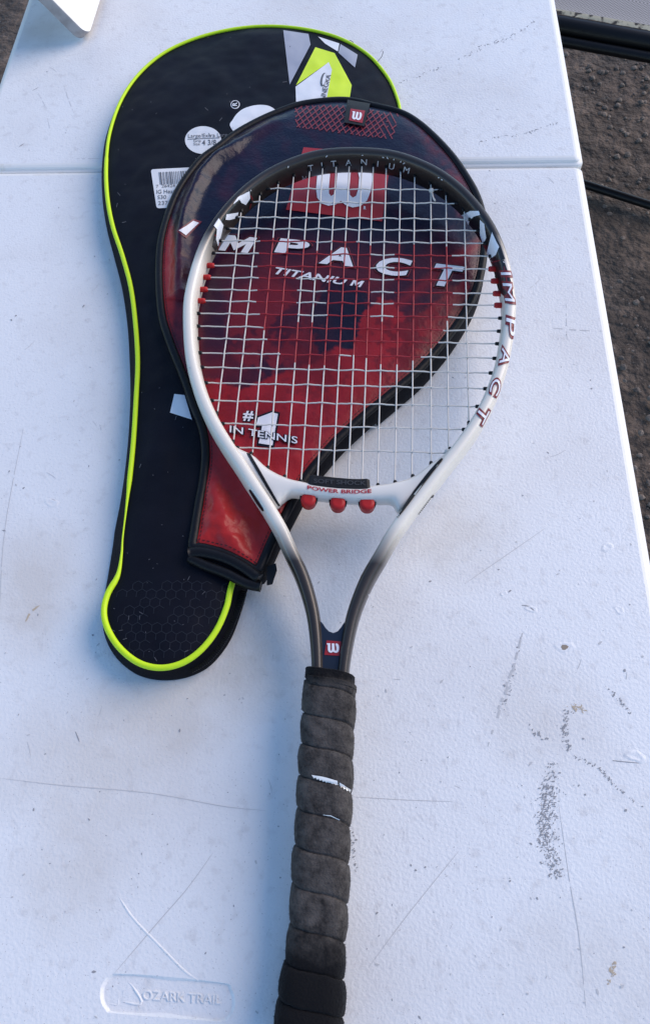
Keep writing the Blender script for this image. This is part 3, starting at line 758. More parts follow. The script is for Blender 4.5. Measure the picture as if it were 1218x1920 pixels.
def print_col(u, v):
    n1 = fb(u / 40, v / 40, .5); n2 = fb(u / 14, v / 14, 3.7); n3 = fb(u / 90, v / 90, 7)
    c = NAVY * 1.0
    c = c + (PURP - c) * clampz((v - 415) / 90 + .6 * n1) * .9
    c = c + (DRED - c) * clampz((.50 + n3 * 1.0) * clampz((v - 425) / 90)) * .85
    # posterised figure print, mottled
    f = 1 - math.hypot((u - 500) / 82, (v - 615) / 100)
    if f > 0:
        t = clampz(f * 5) * clampz((n1 + .45 * n2 + .22) * 7)
        c = c + (DRED * 1.25 - c) * t
    g_ = 1 - math.hypot((u - 640) / 62, (v - 600) / 85)
    if g_ > 0: c = c + (NAVY - c) * clampz(g_ * 9 + 3 * n2) * .85
    s = ed(u + 10 * n2, v + 10 * n1, shirt)
    t = clampz(s / 3 + .5)
    if t > 0:
        q = RED * (1 + .25 * n1); q = q + (DRED - q) * clampz((n2 * .8 + n3 * .9 - .12) * 6) * .75 * clampz((900 - v) / 260)
        if v > 820: q = q + (BRED - q) * clampz((v - 820) / 140) * .8
        k = t * (1 if u < 720 else clampz(1.25 - (u - 720) / 210))
        c = c + (q - c) * k
    # right streak, upper-right and left rim print
    d = abs((u - 830) * .62 + (v - 500) * .78); 
    if u > 720 and 420 < v < 620: c = c + (RED - c) * clampz(1 - d / 16) * .55
    if v < 400:
        e = abs(math.hypot(u - 610, (v - 430)) - 270); c = c + (DRED - c) * clampz(1 - e / 26) * clampz((u - 740) / 60) * clampz(.5 + n2)
        c = c + (PURP - c) * clampz(.1 + n1) * .8
    l_ = 1 - math.hypot((u - 318) / 15, (v - 520) / 130)
    if l_ > 0: c = c + (BRED - c) * clampz(l_ * 3 + n2 * .4) * .85
    l_ = 1 - math.hypot((u - 345) / 40, (v - 620) / 90)
    if l_ > 0: c = c + (DRED * 1.4 - c) * clampz(l_ * 2) * clampz(.4 + n2)
    return c
CV = []; CCOL = []
for (x, y), d in zip(V2, D2):
    u, v = proj((x, y, .033)); z = cz_edge(u) + .0055 * (1 - math.exp(-d / .014))
    amp = min(1, d / .012)
    z += (.0007 * fb(x * 22, y * 22, 1)) * amp
    if v > 840: z += (.0065 * clampz((v - 840) / 80) * math.sin((x * .8 + y * .45) * 120 + 2 * fb(x * 20, y * 20, 2)) * .5 + .0012 * fb(x * 50, y * 40, 3)) * amp
    # raised rib running along the left of the head
    rr = math.hypot(x - P(600, 560, .03).x, y - P(600, 560, .03).y)
    if u < 560 and v < 560: z += (.0035 + .0042 * clampz((470 - u) / 60) * clampz((u - 318) / 30)) * 1.25 * math.exp(-((d - .018 - .004 * fb(x * 25, y * 25, 6)) / .0085) ** 2) * clampz((560 - u) / 120)
    if v > 850: z += .0070 * math.exp(-((u - 400 - (v - 930) * .30 + 10 * fb(u / 40, v / 40, 2)) / 24) ** 2) * clampz((v - 850) / 70) * amp
    CV.append(Vector((x, y, z))); CCOL.append((*np.clip(print_col(u, v), 0, 1), 1))
cp = mesh_obj('printed_panel', CV, F2, M_VINYL, cov)
at = cp.data.attributes.new('print', 'FLOAT_COLOR', 'POINT'); at.data.foreach_set('color', [float(c) for q in CCOL for c in q])
COVB = bvh_of(CV, F2)
# side wall of the cover
low = []
lowpx = {}
for p in bl3:
    u, v = proj(p); low.append(p.copy())
cen = sum(bl3, Vector()) / len(bl3); N = len(bl3); V = []
nrm2 = []
orient = 1 if sum(a.x * b.y - b.x * a.y for a, b in zip(bl3, bl3[1:] + bl3[:1])) > 0 else -1
for i, p in enumerate(bl3):
    t = (bl3[(i + 1) % N] - bl3[i - 1]).normalized(); nrm2.append(Vector((t.y, -t.x, 0)) * orient)
for k in range(6):
    t = k / 5
    for p, q in zip(bl3, nrm2):
        u, v = proj(p); flare = .0045
        if v > 480 and q.x > .2 and q.y < .1: flare = .0040 + .0022 * clampz((v - 480) / 160) * clampz((1120 - v) / 260) * clampz((q.x - .2) * 4)   # lower right side wall shows
        zl = .0285 if q.x < 0 and u < 560 else (.004 if u > 700 else .014)
        if u < 700 and q.x > 0: zl = .010
        b = p + q * (flare * math.sin(t * math.pi) * .35 + flare * .8 * t); b.z = p.z - .001 + (zl - p.z) * t
        V.append(b)
Fc = [(k * N + i, k * N + (i + 1) % N, (k + 1) * N + (i + 1) % N, (k + 1) * N + i) for k in range(5) for i in range(N)]
wall = mesh_obj('side_wall', V, Fc, M_BAGSIDE, cov)
bm = bmesh.new(); bm.from_mesh(wall.data); bmesh.ops.recalc_face_normals(bm, faces=bm.faces[:]); bm.to_mesh(wall.data); bm.free()
mesh_obj('binding', *tube([p + Vector((0, 0, .0008)) for p in resample(bl3, .003, True)], .0036, 12, closed=True, ry=.0028), M_BIND, cov)
# inner stitch line of the binding and hem at the mouth
mesh_obj('mouth_hem', *tube(resample(catmull([P(u, v, .030) for u, v in [(354, 1038), (378, 1036), (420, 1046), (456, 1064), (486, 1086)]], 8), .003), .0046, 12), M_BIND, cov)
mesh_obj('mouth_lip', *tube(resample(catmull([P(u, v, .0285) for u, v in [(356, 1046), (384, 1060), (426, 1076), (462, 1094), (489, 1100)]], 8), .003), .0040, 12), M_BIND, cov)
la = resample(catmull([P(u, v, .0300) for u, v in [(354, 1038), (378, 1036), (420, 1046), (456, 1064), (486, 1086)]], 8), .003)
lb = [catmull([P(u, v, .0275) for u, v in [(356, 1046), (384, 1060), (426, 1076), (462, 1094), (489, 1100)]], 40)[min(160, int(160 * i / (len(la) - 1)))] for i in range(len(la))]
mesh_obj('mouth_shade_sheet', la + lb, [(i, i + 1, len(la) + i + 1, len(la) + i) for i in range(len(la) - 1)], M_BAGSIDE, cov)  # added black filler across the opening, standing in for the shade inside the mouth
stp = resample(bl3, .0034, True); st = []
for i, p in enumerate(stp):
    t = (stp[(i + 1) % len(stp)] - stp[i - 1]).normalized(); q = Vector((t.y, -t.x, 0)) * orient; c = p - q * .0052
    h = COVB.ray_cast(Vector((c.x, c.y, .3)), Vector((0, 0, -1)))
    if h[0] is None: continue
    c = h[0] + Vector((0, 0, .0003)); s_ = q * .00028; d_ = t * .0011
    st.append(([c - s_ - d_, c + s_ - d_, c + s_ + d_, c - s_ + d_], [(0, 1, 2, 3)]))
mesh_obj('stitching', *join(*st), M_RUBBER, cov, smooth=False, kind='stuff')
zt = [P(u, v, .026) for u, v in [(500, 1062), (517, 1056), (519, 1068), (510, 1094), (500, 1096)]]
zV = zt + [p - Vector((0, 0, .002)) for p in zt]; zn = len(zt)
mesh_obj('zip_pull', zV, [tuple(range(zn)), tuple(range(2 * zn - 1, zn - 1, -1))] + [(i, zn + i, zn + (i + 1) % zn, (i + 1) % zn) for i in range(zn)], M_RUBBER, cov, smooth=False)
# net print
net = []
reg = [(550, 206), (556, 198), (640, 197), (748, 213), (737, 262), (690, 258), (556, 240)]
for fam in (0, 1):
    for k in range(-40, 60):
        if fam == 0: a0, dr = (500 + k * 11.5, 190), (.56, 1.0)
        else: a0, dr = (500 + k * 13, 190), (-1.0, .80)
        L_ = math.hypot(*dr); dx, dy = dr[0] / L_, dr[1] / L_; t = 0; run = []
        while t < 130:
            q = (a0[0] + dx * t, a0[1] + dy * t); lim = (q[0] - 690) / 60
            if inpoly(q[0], q[1], reg) and not (fam == 1 and q[0] > 715 and random.random() < .4): run.append(q)
            else:
                if len(run) > 2: net.append([(run[0][0] - dy, run[0][1] + dx), (run[0][0] + dy, run[0][1] - dx), (run[-1][0] + dy, run[-1][1] - dx), (run[-1][0] - dy, run[-1][1] + dx)])
                run = []
            t += 3
for fam_i, lp in enumerate(net): pass
half_n = len(net) // 2
decal('net_print', net[:half_n], COVB, M_NET, cov, off=.0003, res=12)
decal('net_print', net[half_n:], COVB, M_NET, cov, off=.0005, res=12)
# logo square, letters
decal('logo_square', [[(569, 277), (733, 291), (716, 416), (536, 394)]], COVB, M_RED, cov, off=.0006)
decal('logo_w', [wglyph((582, 385), (112, 8), (8, -92))], COVB, M_BRIGHT, cov, off=.0010)
text_decal('registered_mark', 'R', (681, 394), (8, .6), (.5, -9), COVB, M_BRIGHT, cov, off=.0010, bold=.02)
def big_letter(ch, cx_, cy_, w_, h_, rot=.10, lean=.36):
    V, _ = text2d(ch); x0, x1 = min(p[0] for p in V), max(p[0] for p in V); y0, y1 = min(p[1] for p in V), max(p[1] for p in V)
    sx = w_ / (x1 - x0); sy = h_ / (y1 - y0); ca, sa = math.cos(rot), math.sin(rot)
    for nm, m, bold, off in (('letter_outline', M_DKRED, .105, .0004), ('letter_outline', M_NAVY, .078, .0007), ('letter', M_BRIGHT, .045, .0010)):
        VV, FF = text2d(ch, bold * (.45 if ch == 'M' else 1)); tr = [(f[0], f[i], f[i + 1]) for f in FF for i in range(1, len(f) - 1)]
        V2_ = []
        for x, y in VV:
            a = (x - (x0 + x1) / 2) * sx; b = (y - (y0 + y1) / 2) * sy; a += b * lean
            V2_.append((cx_ + a * ca + b * sa, cy_ + a * sa - b * ca))
        VL, FL = lay(*fine(V2_, tr, 6), COVB, off)
        if FL: mesh_obj(nm, VL, FL, m, cov)
for q, m, off in (([(331, 434), (362, 411), (379, 416), (349, 447)], M_DKRED, .0004), ([(336, 433), (362, 415), (373, 419), (348, 442)], M_BRIGHT, .0008)): decal('letter', [q], COVB, m, cov, off=off)
MP = [(0, 0), (0, 1), (.24, 1), (.5, .52), (.76, 1), (1, 1), (1, 0), (.78, 0), (.78, .58), (.5, .10), (.22, .58), (.22, 0)]
def mpoly(k):
    out = []
    for i, (x, y) in enumerate(MP):
        px, py = MP[i - 1]; qx, qy = MP[(i + 1) % len(MP)]
        d1 = Vector((x - px, (y - py) * .5)).normalized(); d2 = Vector((qx - x, (qy - y) * .5)).normalized(); nn = Vector((-d1.y - d2.y, d1.x + d2.x)); nn = nn.normalized() if nn.length > 1e-6 else Vector((0, 0))
        a, b = (x - .5) * 54 + nn.x * k, (y - .5) * 29 + nn.y * k; a += b * .5
        out.append((446 + a * .995 + b * .1, 459 + a * .1 - b * .995))
    return out
for m_, k_, off_ in ((M_DKRED, 5.2, .0004), (M_NAVY, 3.4, .0007), (M_BRIGHT, .8, .0010)): decal('letter', [mpoly(k_)], COVB, m_, cov, off=off_)
big_letter('P', 549, 464, 48, 24); big_letter('A', 637, 482, 54, 30); big_letter('C', 736, 501, 54, 30); big_letter('T', 834, 518, 46, 36, .12)
text_decal('small_lettering', 'TITANIU', (514, 514), (20, 3.2), (4, -18), COVB, M_BRIGHT, cov, off=.0006, bold=.022, shear=.3, fit=138)
def small_m(x, y):
    a, b = (x - .5) * 20, (y - .5) * 12.5; a += b * .45
    return (669 + a * .985 + b * .17, 532 + a * .17 - b * .985)
decal('small_lettering', [[small_m(x, y) for x, y in MP]], COVB, M_BRIGHT, cov, off=.0006)
ONE = [(484, 784), (510, 774), (521, 777), (511, 836), (485, 832), (492, 797), (480, 798)]
decal('number_one_print', [[(481, 781), (510, 770), (525, 774), (514, 840), (481, 836), (488, 801), (477, 802)]], COVB, M_NAVY, cov, off=.0004)
decal('number_one_print', [ONE], COVB, M_BRIGHT, cov, off=.0008)
for m, b, off in ((M_NAVY, .07, .0004), (M_BRIGHT, .03, .0008)):
    text_decal('number_sign_print', '#', (455, 787), (30, 2), (3, -25), COVB, m, cov, off=off, bold=b)
for m, b, off in ((M_NAVY, .07, .0011), (M_BRIGHT, .010, .0015)):
    text_decal('tagline_print', 'IN TENNIS', (431, 812), (26, 4.4), (1, -18), COVB, m, cov, off=off, bold=b, fit=128)
# woven brand tag
tq = [(651, 191), (693, 198), (683, 240), (645, 233)]
tV, tF = lay(*fine(tq, [(0, 1, 2), (0, 2, 3)], 6), COVB, .0022)
mesh_obj('brand_tag', tV, tF, M_RUBBER, cov); TAGB = bvh_of(tV, tF)
decal('tag_square', [[(657, 204), (684, 208), (679, 231), (654, 226)]], TAGB, M_RED, cov, off=.0003)
decal('tag_w', [wglyph((657.5, 224), (18.5, 3), (3.2, -15))], TAGB, M_BRIGHT, cov, off=.0006)

# ------------------------------------------------------------------ tennis racket
O = Vector((-.0250, -.07, .019)); yd = Vector((.0085 / .37, 1, .041 / .70)).normalized(); xd = yd.cross(Vector((0, 0, 1))).normalized(); zd = xd.cross(yd)
RM = Matrix(((xd.x, yd.x, zd.x, O.x), (xd.y, yd.y, zd.y, O.y), (xd.z, yd.z, zd.z, O.z), (0, 0, 0, 1)))
rk = thing('tennis_racket', 'white and graphite tennis racket with red marked strings and worn dark grip', 'tennis racket', m4=RM)
def RP(u, v, h=0.0):
    d = rayd(u, v); t = (O + zd * h - CAMC).dot(zd) / d.dot(zd); p = CAMC + d * t - O
    return p.dot(xd), p.dot(yd)
def rmesh(name, V, Fc, m, smooth=True, kind=None, fmats=None, parent=None):
    o = mesh_obj(name, V, Fc, m, parent or rk, smooth, kind, pinv=ID4, fmats=fmats)
    if len(Fc) < 3000:
        b_ = bmesh.new(); b_.from_mesh(o.data); bmesh.ops.recalc_face_normals(b_, faces=b_.faces[:]); b_.to_mesh(o.data); b_.free()
        if len(Fc) < 400:
            for p_ in o.data.polygons:
                if len(p_.vertices) > 4: p_.use_smooth = False
    return o
def toW(V): return [RM @ Vector(v) for v in V]
pairs = [((584, 1255), (655, 1257)), ((584, 1235), (659, 1232)), ((580, 1181), (668, 1190)), ((573, 1144), (680, 1146)), ((557, 1093), (705, 1090)), ((535, 1046), (731, 1046)), ((524, 1015), (751, 1013)), ((497, 968), (782, 968)), ((471, 926), (817, 926)), ((445, 884), (850, 884)), ((419, 847), (878, 847)), ((392, 800), (910, 800)), ((371, 744), (940, 744)), ((355, 680), (959, 680)), ((348, 600), (967, 600)), ((352, 555), (964, 555)), ((370, 493), (953, 495)), ((391, 448), (935, 448)), ((411, 414), (912, 414)), ((436, 384), (887, 384)), ((464, 359), (860, 357)), ((500, 331), (818, 331)), ((545, 309), (766, 309)), ((590, 296), (716, 296))]
prof = []
for a, b in pairs:
    xa, ya = RP(*a); xb, yb = RP(*b); prof.append(Vector(((xb - xa) / 2, (ya + yb) / 2, 0)))
tipy = RP(655, 292)[1]
outer = [Vector((-p.x, p.y, 0)) for p in prof] + [Vector((0, tipy, 0))] + [Vector((p.x, p.y, 0)) for p in reversed(prof)]
# extend into the handle
outer = [Vector((-.0120, .150, 0)), Vector((-.0122, .19, 0))] + outer[0:] + [Vector((.0122, .19, 0)), Vector((.0120, .150, 0))]
oc = resample(catmull(outer, 10), .003)
for _ in range(6): oc = [oc[0]] + [(oc[i - 1] + oc[i] * 2 + oc[i + 1]) / 4 for i in range(1, len(oc) - 1)] + [oc[-1]]
def hw(y): return .0042 + .0012 * clampz((y - .215) / .06)     # half width in plane
def hh(y): return .0095 + .0033 * clampz((y - .20) / .12)       # half height
N = len(oc); FV = []; sides = 28; cl = []
for i, p in enumerate(oc):
    t = (oc[min(i + 1, N - 1)] - oc[max(i - 1, 0)]).normalized(); nin = Vector((t.y, -t.x, 0))   # path runs clockwise: inward is right
    a, b = hw(p.y), hh(p.y); c = p + nin * a; cl.append((c, t, nin, a, b))
    for k in range(sides):
        an = 2 * math.pi * k / sides; ca, sa = math.cos(an), math.sin(an); ex = 2 / 2.9
        FV.append(c + nin * (a * math.copysign(abs(ca) ** ex, ca)) + Vector((0, 0, b * math.copysign(abs(sa) ** ex, sa))))
FF = [(i * sides + k, i * sides + (k + 1) % sides, (i + 1) * sides + (k + 1) % sides, (i + 1) * sides + k) for i in range(N - 1) for k in range(sides)]
fo = rmesh('frame', FV, FF, M_FRAME)
bm = bmesh.new(); bm.from_mesh(fo.data); bmesh.ops.recalc_face_normals(bm, faces=bm.faces[:]); bm.to_mesh(fo.data); bm.free()
# bridge
Tpx = [(412, 800), (440, 838), (474, 856), (503, 881), (538, 899), (571, 908), (600, 914), (634, 918), (670, 917), (702, 914), (739, 908), (776, 895), (806, 873), (840, 848), (872, 812)]
Bpx = [(440, 850), (468, 890), (492, 925), (516, 953), (530, 942), (545, 931), (580, 935), (634, 941), (680, 944), (712, 944), (734, 946), (748, 962), (776, 940), (815, 900), (850, 850)]
tp = catmull([(*RP(*q), 0) for q in Tpx], 8); bp_ = catmull([(*RP(*q), 0) for q in Bpx], 8)
BVv = []; n = len(tp); sd_ = 20
for a, b in zip(tp, bp_):
    c = (a + b) / 2; d = (a - b) / 2
    for k in range(sd_):
        an = 2 * math.pi * k / sd_; ca, sa = math.cos(an), math.sin(an); ex = 2 / 2.6
        BVv.append(c + d * math.copysign(abs(ca) ** ex, ca) + Vector((0, 0, .0085 * math.copysign(abs(sa) ** ex, sa))))
BFf = [(i * sd_ + k, i * sd_ + (k + 1) % sd_, (i + 1) * sd_ + (k + 1) % sd_, (i + 1) * sd_ + k) for i in range(n - 1) for k in range(sd_)]
br = rmesh('bridge', BVv, BFf, M_FWHITE)
bm = bmesh.new(); bm.from_mesh(br.data); bmesh.ops.recalc_face_normals(bm, faces=bm.faces[:]); bm.to_mesh(br.data); bm.free()
RKB = bvh_of(toW(FV + BVv), FF + [tuple(i + len(FV) for i in f) for f in BFf])
# throat panel with a rounded valley between the arms
val = [RP(*q) for q in [(600, 1168), (606, 1174), (611, 1182), (617, 1188), (625, 1191), (633, 1188), (639, 1181), (644, 1173), (650, 1166)]]
V = []; Fc = []
for (x, y) in val:
    for z in (.0062, -.0062): V += [Vector((x, y, z)), Vector((x * .8, .165, z))]
for i in range(len(val) - 1):
    o = i * 4; q = o + 4; Fc += [(o, q, q + 1, o + 1), (o + 2, o + 3, q + 3, q + 2), (o, o + 2, q + 2, q)]
th_o = rmesh('throat_panel', V, Fc, M_BADGE, smooth=False)
bm = bmesh.new(); bm.from_mesh(th_o.data); bmesh.ops.recalc_face_normals(bm, faces=bm.faces[:]); bm.to_mesh(th_o.data); bm.free()
THB = bvh_of(toW(V), Fc)
decal('badge_square', [[(612, 1201), (639, 1203), (638, 1230), (608, 1228)]], THB, M_RED, rk)
decal('badge_w', [wglyph((613, 1224), (23, .6), (-.5, -18))], THB, M_BRIGHT, rk, off=.0006)
# inner outline for the string bed
inner = [(c + nin * a) for c, t, nin, a, b in cl if c.y > .365] 
topc = [p for p in tp if True]
def hit_inner(x=None, y=None, top=True):
    best = []
    seq = inner if x is None or top else None
    if y is not None:
        for a, b in zip(inner, inner[1:]):
            if (a.y - y) * (b.y - y) <= 0 and a.y != b.y: best.append(a.x + (b.x - a.x) * (y - a.y) / (b.y - a.y))
        return best
    if top:
        for a, b in zip(inner, inner[1:]):
            if (a.x - x) * (b.x - x) <= 0 and a.x != b.x: best.append(a.y + (b.y - a.y) * (x - a.x) / (b.x - a.x))
        return max(best)
    for a, b in list(zip(topc, topc[1:])) + list(zip(inner, inner[1:])):
        if (a.x - x) * (b.x - x) <= 0 and a.x != b.x: best.append(a.y + (b.y - a.y) * (x - a.x) / (b.x - a.x))
    best = [q for q in best if q < .5]
    return max(best)
mx_ = [(-.1011 + (.0987 + .1015) / 2 * 0), -.0855, -.0701, -.0560, -.0424, -.0294, -.0169, -.0052, .0062, .0174, .0293, .0423, .0556, .0696, .0841, .0992]
cy_s = [RP(400, y)[1] for y in (353, 378, 407, 428, 451, 474.5, 498, 520, 543, 564.5, 588, 612, 635, 662, 689, 718, 751, 794, 838)]
Wst = [[(498, 448), (600, 448), (600, 468), (552, 520), (556, 606), (612, 606), (604, 520), (600, 468), (625, 448), (694, 462), (692, 606), (738, 606), (735, 468), (845, 470), (850, 560), (830, 640), (790, 672), (735, 690), (690, 660), (640, 690), (580, 684), (520, 660), (488, 600), (488, 500)]]
gaps = [[(556, 520), (612, 520), (612, 604), (556, 604)], [(594, 440), (624, 440), (624, 470), (594, 470)], [(694, 440), (738, 440), (738, 604), (694, 604)]]
zoneW = [(490, 446), (845, 462), (850, 560), (826, 640), (778, 676), (728, 690), (690, 672), (640, 664), (600, 690), (540, 680), (500, 640), (482, 575), (484, 500)]
def is_red(x, y):
    u, v = proj(RM @ Vector((x, y, 0)))
    return inpoly(u, v, zoneW) and not any(inpoly(u, v, g_) for g_ in gaps)
RS = .00058; AMP = .0007
def string(name, pts):
    rs = [RS] * len(pts); V, Fc = tube(pts, rs, 8)
    fm = []
    for i in range(len(pts) - 1):
        c = (pts[i] + pts[i + 1]) / 2; fm += [1 if is_red(c.x, c.y) else 0] * 8
    fm += [0, 0]
    return rmesh(name, V, Fc, [M_STRING, M_STRINGRED], fmats=fm)
def grommet(p, d, red=False):
    d = d.normalized(); L_ = .0062 if red else .0030; r = .0024 if red else .0015
    path = [p - d * .003, p + d * (L_ * .75), p + d * L_]
    V, Fc = tube(path, [r, r, r * .75], 10)
    rmesh('grommet', V, Fc, M_GROMRED if red else M_GROM)
random.seed(3)
wob = [[random.gauss(0, .0004) for _ in range(20)] for _ in range(16)]
for i, x in enumerate(mx_):
    yb, yt = hit_inner(x=x, top=False), hit_inner(x=x, top=True)
    pts = []; ys = sorted([yb - .003] + [c for c in cy_s if yb < c < yt] + [yt + .003])
    for a, b in zip(ys, ys[1:]):
        for k in range(7): pts.append(a + (b - a) * k / 7)
    pts.append(ys[-1]); out = []
    for y in pts:
        z = 0
        for j, c in enumerate(cy_s):
            if abs(y - c) < .0065: z = AMP * (1 if (i + j) % 2 else -1) * .5 * (1 + math.cos(math.pi * (y - c) / .0065))
        out.append(Vector((x + .0012 * (y - .52) / .15 * (1 if x > 0 else -1) * abs(x) / .1 * .6 + (wob[i][0]), y, z)))
    string('main_string', out)
    grommet(Vector((x, yt, 0)), Vector((0, -1, 0))); grommet(Vector((x, yb, 0)), Vector((0, 1, 0)))
redrow = {6, 7, 8, 9}
for j, y in enumerate(cy_s):
    hs_ = hit_inner(y=y); xl, xr = min(hs_), max(hs_)
    xs = [xl - .003] + [x for x in mx_ if xl < x < xr] + [xr + .003]; out = []
    skew = -.0030
    for a, b in zip(xs, xs[1:]):
        for k in range(7):
            x = a + (b - a) * k / 7; z = 0; dy = 0
            for i, c in enumerate(mx_):
                if abs(x - c) < .006: z = -AMP * (1 if (i + j) % 2 else -1) * .5 * (1 + math.cos(math.pi * (x - c) / .006))
            dy = .0005 * fb(x * 70, j * 3.1, 2)
            out.append(Vector((x, y + dy, z)))
    out.append(Vector((xs[-1], y, 0)))
    string('cross_string', out)
    grommet(Vector((xl, y, 0)), Vector((1, 0, 0)), j in redrow); grommet(Vector((xr, y, 0)), Vector((-1, 0, 0)), j in redrow)
# knots and tails
def ball(c, r):
    V = []; Fc = []; a, b = 10, 7
    for i in range(b + 1):
        for k in range(a):
            th_, ph = math.pi * i / b, 2 * math.pi * k / a; V.append(c + Vector((r * math.sin(th_) * math.cos(ph), r * math.sin(th_) * math.sin(ph), r * math.cos(th_))))
    for i in range(b):
        for k in range(a): Fc.append((i * a + k, i * a + (k + 1) % a, (i + 1) * a + (k + 1) % a, (i + 1) * a + k))
    return V, Fc
for (u, v, tail) in ((808, 359, ((812, 375), (815, 379))), (838, 848, ((832, 856), (828, 862)))):
    c = Vector((*RP(u, v), .001)); tl = [c] + [Vector((*RP(*q), .0015)) for q in tail]
    rmesh('string_knot', *join(ball(c, .0024), tube(tl, .0008, 8)), M_STRING)
# soft shock damper, pegs in the bridge
d0 = [Vector((*RP(u, v, .004), .004)) for u, v in ((580, 903), (600, 906), (636, 910), (670, 912), (693, 911))]
dpath = resample(catmull(d0, 6), .002)
V = []; Fc = []; n = len(dpath); pr_ = [(-.0042, -.006), (.0042, -.006), (.0047, 0), (.0042, .0042), (.0036, .0048), (-.0036, .0048), (-.0042, .0042), (-.0047, 0)]
for i, p in enumerate(dpath):
    t = (dpath[min(i + 1, n - 1)] - dpath[max(i - 1, 0)]).normalized(); q = Vector((-t.y, t.x, 0)); e = .82 if i in (0, n - 1) else 1
    for a, b in pr_: V.append(p + q * a * e + Vector((0, 0, b * e)))
Fc = [(i * 8 + k, (i + 1) * 8 + k, (i + 1) * 8 + (k + 1) % 8, i * 8 + (k + 1) % 8) for i in range(n - 1) for k in range(8)] + [tuple(range(8)), tuple((n - 1) * 8 + k for k in reversed(range(8)))]
dm = rmesh('vibration_damper', V, Fc, M_RUBBER, smooth=False)
bm = bmesh.new(); bm.from_mesh(dm.data); bmesh.ops.recalc_face_normals(bm, faces=bm.faces[:]); bm.to_mesh(dm.data); bm.free()
DMB = bvh_of(toW(V), Fc)
M_EMB = mat('embossed_rubber', (.035, .035, .037), .45)
warp_text('damper_lettering', 'SOFT SHOCK', lambda t, y: (588 + 98 * t, 905.5 + 7 * t - 2.5 * t * t - 11 * y), DMB, M_EMB, rk, off=.0005, bold=.02)
warp_text('bridge_lettering', 'POWER BRIDGE', lambda t, y: (576 + 120 * t, 917 + 24 * t - 17 * t * t - 9.5 * y), RKB, mat('bridge_red', (.42, .02, .03), .4), rk, off=.0004, bold=.025)
for (u, v) in ((578, 936), (633, 942), (688, 943)):
    x, y = RP(u, v, .003)
    rmesh('bridge_peg', *tube([Vector((x, y - .0006, -.003)), Vector((x, y - .0006, .0042)), Vector((x, y - .0006, .0052)), Vector((x, y - .0006, .0055))], [.0057, .0057, .0052, .003], 20), M_GROMRED)
    rmesh('peg_socket', *tube([Vector((x, y + .0016, -.002)), Vector((x, y + .0016, .0026))], [.0068, .0068], 20), M_GROM)
# prints on the frame
def fdecal(name, px, m, off=.00035): return decal(name, [px], RKB, m, rk, off=off, res=4)
M_FBLK = mat('black_lacquer', (.010, .009, .009), .3, coat=.3)
M_FRED = mat('pinstripe_red', (.20, .015, .02), .4)
fdecal('paint_block', [(468, 357), (470, 372), (466, 388), (455, 395), (440, 408), (428, 424), (420, 440), (412, 456), (404, 470), (398, 462), (402, 440), (412, 416), (430, 392), (450, 370)], M_FBLK)
fdecal('paint_mark', [(467, 358), (468, 372), (460, 384), (452, 380), (448, 374), (436, 384), (446, 370)], M_BRIGHT, .0006)
fdecal('paint_mark', [(424, 402), (446, 398), (444, 408), (430, 412), (422, 412)], M_BRIGHT, .0006)
fdecal('paint_mark', [(410, 410), (418, 422), (414, 440), (408, 462), (404, 448), (406, 430), (401, 424)], M_BRIGHT, .0006)
fdecal('paint_block', [(861, 406), (884, 394), (898, 396), (908, 408), (925, 436), (938, 462), (946, 486), (926, 492), (914, 482), (900, 458), (884, 434)], M_FBLK)
fdecal('paint_mark', [(862, 405), (882, 395), (897, 396), (900, 403), (888, 406), (880, 414), (878, 428)], M_BRIGHT, .0006)
fdecal('paint_mark', [(900, 412), (908, 420), (912, 446), (906, 458), (900, 440)], M_BRIGHT, .0006)
fdecal('paint_mark', [(922, 436), (935, 464), (930, 478), (914, 488), (912, 478)], M_BRIGHT, .0006)
fdecal('paint_block', [(914, 492), (944, 488), (958, 530), (962, 560), (952, 562), (936, 548), (926, 520)], M_FBLK, .0003)
for k_, (u_, v_) in enumerate(((679, 291), (718, 295), (726, 296), (738, 299), (751, 303), (757, 306), (822, 333), (828, 337), (944, 492), (470, 357), (540, 313), (612, 293), (905, 412), (356, 690), (520, 1005), (690, 1115))):
    fdecal('paint_chip', ell(u_, v_, 1.6 + .5 * (k_ % 3), 1.0, 7, .5 * k_), M_LETTER, .0003)
# word along the right of the hoop, reading downwards
def frame_letter(ch, c, w_, h_, ang):
    V, _ = text2d(ch); x0, x1 = min(p[0] for p in V), max(p[0] for p in V); y0, y1 = min(p[1] for p in V), max(p[1] for p in V)
    ca, sa = math.cos(ang), math.sin(ang)
    for nm, m, bold, off in (('letter_outline', M_FRED, .085, .0004), ('letter', M_BRIGHT, .0, .0007)):
        VV, F_ = text2d(ch, bold); tr = [(f[0], f[i], f[i + 1]) for f in F_ for i in range(1, len(f) - 1)]
        V2_ = []
        for x, y in VV:
            a = (x - (x0 + x1) / 2) * w_ / (x1 - x0); b = (y - (y0 + y1) / 2) * h_ / (y1 - y0); a += b * .3
            V2_.append((c[0] + a * ca + b * sa, c[1] + a * sa - b * ca))
        VL, FL = lay(*fine(V2_, tr, 4), RKB, off)
        if FL: mesh_obj(nm, VL, FL, m, rk)
for ch, c, w_, h_, an in (('I', (948, 514), 5, 16, 1.32), ('M', (953, 549), 34, 15, 1.42), ('P', (956, 614), 30, 15, 1.60), ('A', (946, 671), 30, 16, 1.78), ('C', (928, 726), 28, 16, 1.92), ('T', (903, 778), 28, 17, 2.05)): frame_letter(ch, c, w_, h_, an)
